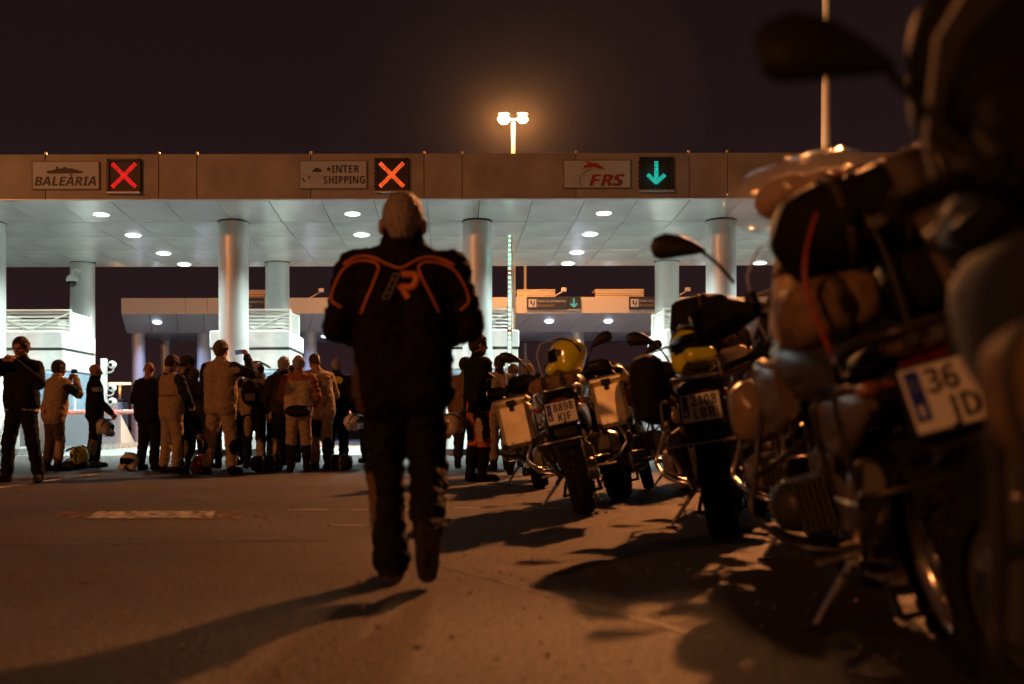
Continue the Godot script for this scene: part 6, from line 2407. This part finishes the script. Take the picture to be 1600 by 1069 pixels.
# ------------------------------------------------------------------ the parked row
func soft_bag(called: String, label: String, cat: String, t: Transform3D, size: Vector3, m: StandardMaterial3D, strap_m: StandardMaterial3D, sd: int, straps := 2) -> Node3D:
	# a stuffed bag: origin at the middle of its underside, its long side along x
	var root := thing(called, label, cat, t)
	var ns := FastNoiseLite.new()
	ns.seed = sd
	ns.frequency = 1.0
	var rings := []
	var n := 14
	for i in n + 1:
		var u := float(i) / n * 2.0 - 1.0
		var swell := pow(maxf(0.0, 1.0 - pow(absf(u), 5.0)), 0.35)
		swell = maxf(swell, 0.18)
		var rg := []
		for j in 26:
			var a := TAU * j / 26
			var c := cos(a)
			var s := sin(a)
			var y := signf(s) * pow(absf(s), 0.7) * size.y * 0.5 * swell
			var z := signf(c) * pow(absf(c), 0.7) * size.z * 0.5 * swell
			var x := u * size.x * 0.5
			var w := ns.get_noise_3d(x * 9.0, y * 16.0, z * 16.0) * 0.1 + ns.get_noise_3d(x * 30.0 + 5.0, y * 22.0, z * 22.0) * 0.05
			rg.append(Vector3(x, y * (1.0 + w) + size.y * 0.5, z * (1.0 + w)))
		rings.append(rg)
	var g := G.new()
	g.loft(rings)
	part(root, "shell", g.done(), m)
	for q in straps:
		var x: float = (q + 0.5) / straps * size.x * 0.72 - size.x * 0.36
		var rr := []
		for j in 27:
			var a := TAU * j / 26
			var c := cos(a)
			var s := sin(a)
			var p := Vector3(x, signf(s) * pow(absf(s), 0.7) * size.y * 0.52 + size.y * 0.5, signf(c) * pow(absf(c), 0.7) * size.z * 0.53)
			rr.append([p + Vector3(-0.014, 0, 0), p + Vector3(0.014, 0, 0), p * Vector3(1, 0.97, 0.97) + Vector3(0.014, 0, 0), p * Vector3(1, 0.97, 0.97) + Vector3(-0.014, 0, 0)])
		g = G.new()
		g.loft(rr, false)
		var st := part(root, "strap", g.done(), strap_m)
		g = G.new()
		g.box(Vector3(x, size.y * 0.5, size.z * 0.54), Vector3(0.04, 0.045, 0.012), 0.004)
		part(st, "buckle", g.done(), mat("bike_black"))
	return root


func bikes() -> void:
	var black := mat("helmet_black")
	var white_paint := mat("paint_silver", 0.3, 0.29, 0.27, 0.3)
	var bronze := mat("paint_bronze", 0.11, 0.08, 0.055, 0.32)
	var beige := mat("paint_beige", 0.2, 0.14, 0.09, 0.35)
	var dark := mat("paint_dark", 0.03, 0.03, 0.032, 0.3)
	var red := mat("paint_red", 0.3, 0.03, 0.02, 0.3)
	var nylon := textured(mat("bag_black", 0.013, 0.012, 0.012, 0.62), null, 5.0, null, noise_tex("nylon", 0.11, 6, 0, 1, 256, 3, FastNoiseLite.TYPE_VALUE, true, 5.0), 0.5)
	nylon.metallic_specular = 0.15
	var canvas := textured(mat("bag_tan", 0.26, 0.17, 0.095, 0.62), noise_tex("canvas_tone", 0.02, 66, 0.7, 1.0, 256, 4), 4.0, null, noise_tex("nylon", 0.11, 6, 0, 1), 0.5)
	var web := mat("strap_web", 0.05, 0.042, 0.036, 0.7)
	web.metallic_specular = 0.2
	canvas.metallic_specular = 0.25
	var yellow := mat("helmet_yellow")
	# 1: aluminium panniers, plate 8898 KJF
	var b := motorbike("motorcycle with two aluminium panniers and plate 8898 KJF, yellow helmet on its seat", Vector3(1.05, 0, -7.75), 9.0, 12.5, {"paint": white_paint, "tank": dark, "top": "8898", "low": "KJF", "panniers": true, "steer": -4.0})
	var t := b.transform
	helmet("yellow helmet with black panel resting on the seat of the aluminium pannier motorcycle", t * at(Vector3(0.1, 1.085, 0.1), 70, 0, -10), yellow, black, false)
	soft_bag("rolled_jacket", "beige rolled jacket tied on the seat under the yellow helmet", "jacket", t * at(Vector3(-0.02, 0.975, 0.16)), Vector3(0.4, 0.125, 0.24), canvas, web, 3, 2)
	# 2: behind it, a helmet on the tank
	b = motorbike("dark motorcycle standing just beyond the aluminium pannier one", Vector3(1.56, 0, -9.15), 20.0, 11.0, {"paint": dark, "tank": red, "steer": 10.0, "screen": false})
	helmet("yellow and grey helmet lying on the motorcycle beyond the aluminium panniers", b.transform * at(Vector3(0.16, 1.0, -0.2), 150, 0, -30), mat("helmet_olive", 0.42, 0.3, 0.06, 0.28), black)
	soft_bag("dry_bag", "black dry bag strapped across the motorcycle beyond the aluminium panniers", "bag", b.transform * at(Vector3(-0.05, 1.0, 0.12)), Vector3(0.52, 0.2, 0.22), nylon, web, 9, 2)
	# 3: plate 2108 LBR
	b = motorbike("motorcycle with knobbly rear tyre and plate 2108 LBR", Vector3(1.68, 0, -6.1), 17.0, 9.0, {"paint": bronze, "tank": dark, "top": "2108", "low": "LBR", "steer": 8.0, "mirror_up": 0.06})
	t = b.transform
	helmet("yellow helmet with black peak lying on the rack above plate 2108 LBR", t * at(Vector3(0.0, 1.03, 0.18), 205, 16, 4), yellow, black, true)
	soft_bag("soft_pannier", "black soft pannier with yellow edge hanging beside plate 2108 LBR", "bag", t * at(Vector3(-0.3, 0.76, 0.05), 90), Vector3(0.42, 0.42, 0.22), nylon, web, 21, 2)
	soft_bag("tank_bag", "black boxy bag on the tank of the motorcycle with plate 2108 LBR", "bag", t * at(Vector3(0.05, 1.16, -0.5), 6, -6), Vector3(0.42, 0.4, 0.36), nylon, web, 25, 1)
	soft_bag("backpack", "brown backpack behind the yellow helmet on the 2108 LBR motorcycle", "bag", t * at(Vector3(0.22, 1.0, -0.12), 60), Vector3(0.26, 0.3, 0.2), mat("bag_brown", 0.1, 0.065, 0.04, 0.6), web, 28, 1)
	# 4: beyond, between the second and the third
	b = motorbike("dark motorcycle at the back of the row, mostly hidden by the others", Vector3(2.45, 0, -10.3), 14.0, 10.0, {"paint": dark, "tank": bronze, "steer": 5.0})
	for e in [[Vector3(0.98, 0, -10.9), 4.0, "dark motorcycle standing behind the aluminium pannier one, towards the crowd"], [Vector3(2.4, 0, -7.7), 16.0, "dark motorcycle tucked behind the 2108 LBR one"], [Vector3(3.0, 0, -6.2), 18.0, "dark motorcycle in the second row behind the bronze one"]]:
		motorbike(e[2], e[0], e[1], 10.0, {"paint": dark, "tank": dark, "panniers": e[1] > 17.0, "bar_mat": mat("bar_dark", 0.05, 0.045, 0.04, 0.35, 0.6), "steer": 6.0})
	soft_bag("duffel_bag", "black duffel bag across the motorcycle tucked behind 2108 LBR", "bag", at(Vector3(2.2, 1.0, -7.7), -16, 0, 10), Vector3(0.6, 0.3, 0.3), nylon, web, 61, 2)
	# 5: bronze side panels, seen from its left
	b = motorbike("motorcycle with bronze side panels and heavy crash bars, its side turned to view", Vector3(1.84, 0, -4.5), 13.0, 9.5, {"paint": bronze, "tank": bronze, "side": bronze, "steer": 14.0, "pipe": mat("bike_black"), "guard_mat": mat("guard_beige", 0.4, 0.33, 0.27, 0.35)})
	t = b.transform
	soft_bag("side_case", "beige rounded side case on the bronze motorcycle beside the chrome rail", "bag", t * at(Vector3(-0.34, 0.68, 0.12), 90), Vector3(0.36, 0.28, 0.2), beige, web, 31, 1)
	soft_bag("duffel_bag", "black duffel bag lashed on the seat of the bronze motorcycle", "bag", t * at(Vector3(0.0, 0.97, 0.1)), Vector3(0.56, 0.3, 0.3), nylon, web, 35, 2)
	# 6: nearest whole one, plate 36.. JD., heavy luggage
	b = motorbike("heavily loaded motorcycle nearest the camera with plate 36 JD under a large black duffel", Vector3(1.5, 0, -2.78), 11.0, 15.5, {"paint": dark, "tank": dark, "top": "36", "low": "JD", "steer": 4.0, "bar_up": 0.1, "mirror_up": 0.12, "bar_mat": mat("bar_dark", 0.05, 0.045, 0.04, 0.35, 0.6), "rack": mat("bar_dark"), "valve": mat("valve_dark", 0.06, 0.055, 0.05, 0.35, 0.6), "side": bronze, "lens": true})
	t = b.transform
	soft_bag("duffel_bag", "large black duffel bag across the tail above plate 36 JD", "bag", t * at(Vector3(0.06, 1.19, 0.1), 4, 0, 2), Vector3(0.62, 0.25, 0.34), nylon, web, 41, 3)
	soft_bag("canvas_bag", "tan canvas bag squeezed under the large black duffel", "bag", t * at(Vector3(-0.16, 1.0, 0.1), 10), Vector3(0.26, 0.19, 0.28), canvas, web, 45, 1)
	soft_bag("dry_bag", "small black dry bag beside the tan canvas bag under the duffel", "bag", t * at(Vector3(0.13, 1.0, 0.12), 0), Vector3(0.3, 0.19, 0.3), nylon, web, 47, 1)
	soft_bag("soft_pannier", "black canvas pannier on the far side of the loaded motorcycle", "bag", t * at(Vector3(0.36, 0.62, 0.05), 90), Vector3(0.44, 0.42, 0.22), nylon, web, 48, 2)
	soft_bag("tan_roll", "tan rolled mat tied upright ahead of the black duffel", "bag", at(Vector3(1.03, 1.13, -2.9), 0, 0, 84), Vector3(0.42, 0.085, 0.12), mat("mat_cream", 0.5, 0.36, 0.22, 0.5), web, 49, 1)
	# elastic cords with hooks lashed over the near load
	for e in [[-0.22, 0.2], [-0.02, -0.12], [0.16, 0.24], [0.28, 0.02]]:
		var cord := thing("elastic_cord", ["red", "black", "yellow", "grey"][[-0.22, -0.02, 0.16, 0.28].find(e[0])] + " elastic cord lashed over the large black duffel above plate 36 JD", "cord", t, "elastic cords over the near luggage")
		var gc := G.new()
		gc.tube(curve([Vector3(e[0], 0.97, 0.31), Vector3(e[0], 1.2, 0.285), Vector3(lerpf(e[0], e[1], 0.3), 1.4, 0.235), Vector3(lerpf(e[0], e[1], 0.6), 1.452, 0.1), Vector3(e[1], 1.36, -0.07), Vector3(e[1], 1.1, -0.09)], 5), 0.0065, 6)
		part(cord, "cord", gc.done(), mat("cord_" + ["red", "black", "yellow", "grey"][[-0.22, -0.02, 0.16, 0.28].find(e[0])], [0.3, 0.02, 0.35, 0.2][[-0.22, -0.02, 0.16, 0.28].find(e[0])], [0.03, 0.02, 0.28, 0.19][[-0.22, -0.02, 0.16, 0.28].find(e[0])], [0.02, 0.02, 0.03, 0.18][[-0.22, -0.02, 0.16, 0.28].find(e[0])], 0.5))
		gc = G.new()
		gc.tube(curve([Vector3(e[0], 0.98, 0.31), Vector3(e[0], 0.95, 0.33), Vector3(e[0] + 0.012, 0.94, 0.31)], 4), 0.004, 6)
		part(cord, "hook", gc.done(), mat("bike_steel"))
	# something brown wrapped in clear plastic on the bars
	var cv := thing("plastic_bag", "crumpled clear plastic bag wrapped round a brown bundle beside the screen", "plastic bag", Transform3D(Basis(Vector3.UP, deg_to_rad(-14)) * Basis(Vector3.BACK, deg_to_rad(14)), Vector3(1.19, 1.4, -3.35)))
	var g0 := G.new()
	g0.ball(Vector3(-0.04, 0.075, 0), Vector3(0.11, 0.075, 0.1), 16, 10)
	g0.ball(Vector3(0.07, 0.07, 0.02), Vector3(0.1, 0.06, 0.09), 16, 10)
	part(cv, "bundle", g0.done(), mat("bundle_brown", 0.22, 0.11, 0.06, 0.7))
	var cr := FastNoiseLite.new()
	cr.seed = 19
	cr.frequency = 1.0
	var sheets := []
	for i in 17:
		var u := i / 16.0 * 2.0 - 1.0
		var rg := []
		var sw := sqrt(maxf(0.02, 1.0 - pow(absf(u), 3.0)))
		for j in 30:
			var a := TAU * j / 30
			var q := Vector3(u * 0.25, sin(a) * 0.1 * sw + 0.09, cos(a) * 0.13 * sw)
			var w := cr.get_noise_3d(q.x * 16.0, q.y * 22.0, q.z * 22.0)
			var w2 := absf(cr.get_noise_3d(q.x * 34.0 + 3.0, q.y * 30.0, q.z * 30.0))
			rg.append(Vector3(q.x, 0.09, 0) + Vector3(0, q.y - 0.09, q.z) * (1.0 + w * 0.32 + w2 * 0.3))
		sheets.append(rg)
	g0 = G.new()
	g0.loft(sheets)
	part(cv, "film", g0.done(), pane("plastic_film", 0.14, 0.85, 0.85, 0.85, 0.12))
	# a strap hanging over the plate from the duffel
	var s := thing("luggage_strap", "dark webbing strap hanging from the duffel across plate 36 JD", "strap", t)
	var g := G.new()
	var rr := []
	for p in curve([Vector3(0.09, 1.42, 0.3), Vector3(0.1, 1.15, 0.4), Vector3(0.1, 0.9, 0.49), Vector3(0.085, 0.7, 0.49), Vector3(0.07, 0.56, 0.48)], 5):
		rr.append([p + Vector3(-0.05, 0, 0), p + Vector3(0.05, 0, 0), p + Vector3(0.05, 0, -0.004), p + Vector3(-0.05, 0, -0.004)])
	g.loft(rr)
	part(s, "webbing", g.done(), mat("strap_brown", 0.06, 0.04, 0.032, 0.7))
	# 7: the one beside the camera
	b = motorbike("dark motorcycle beside the camera, only its mirror, guard and screen in view", Vector3(1.265, 0, -0.45), 0.0, 13.5, {"paint": mat("paint_matte", 0.016, 0.015, 0.015, 0.7), "matte": true, "bar_mat": mat("bike_black"), "pipe": mat("bike_black"), "steer": 2.0, "guards": false, "mirror_up": 0.03, "valve": mat("valve_blue", 0.05, 0.1, 0.22, 0.25, 0.6)})
	t = b.transform
	soft_bag("bar_bag", "black bag hung on the handlebar of the motorcycle beside the camera", "bag", t * at(Vector3(0.05, 1.2, -1.28), 0, 0, -12), Vector3(0.46, 0.3, 0.22), nylon, web, 55, 1)
	soft_bag("crash_bar_bag", "tan bag strapped to the crash bar of the motorcycle beside the camera", "bag", t * at(Vector3(-0.3, 0.74, -0.8), 90), Vector3(0.24, 0.19, 0.15), canvas, web, 57, 1)
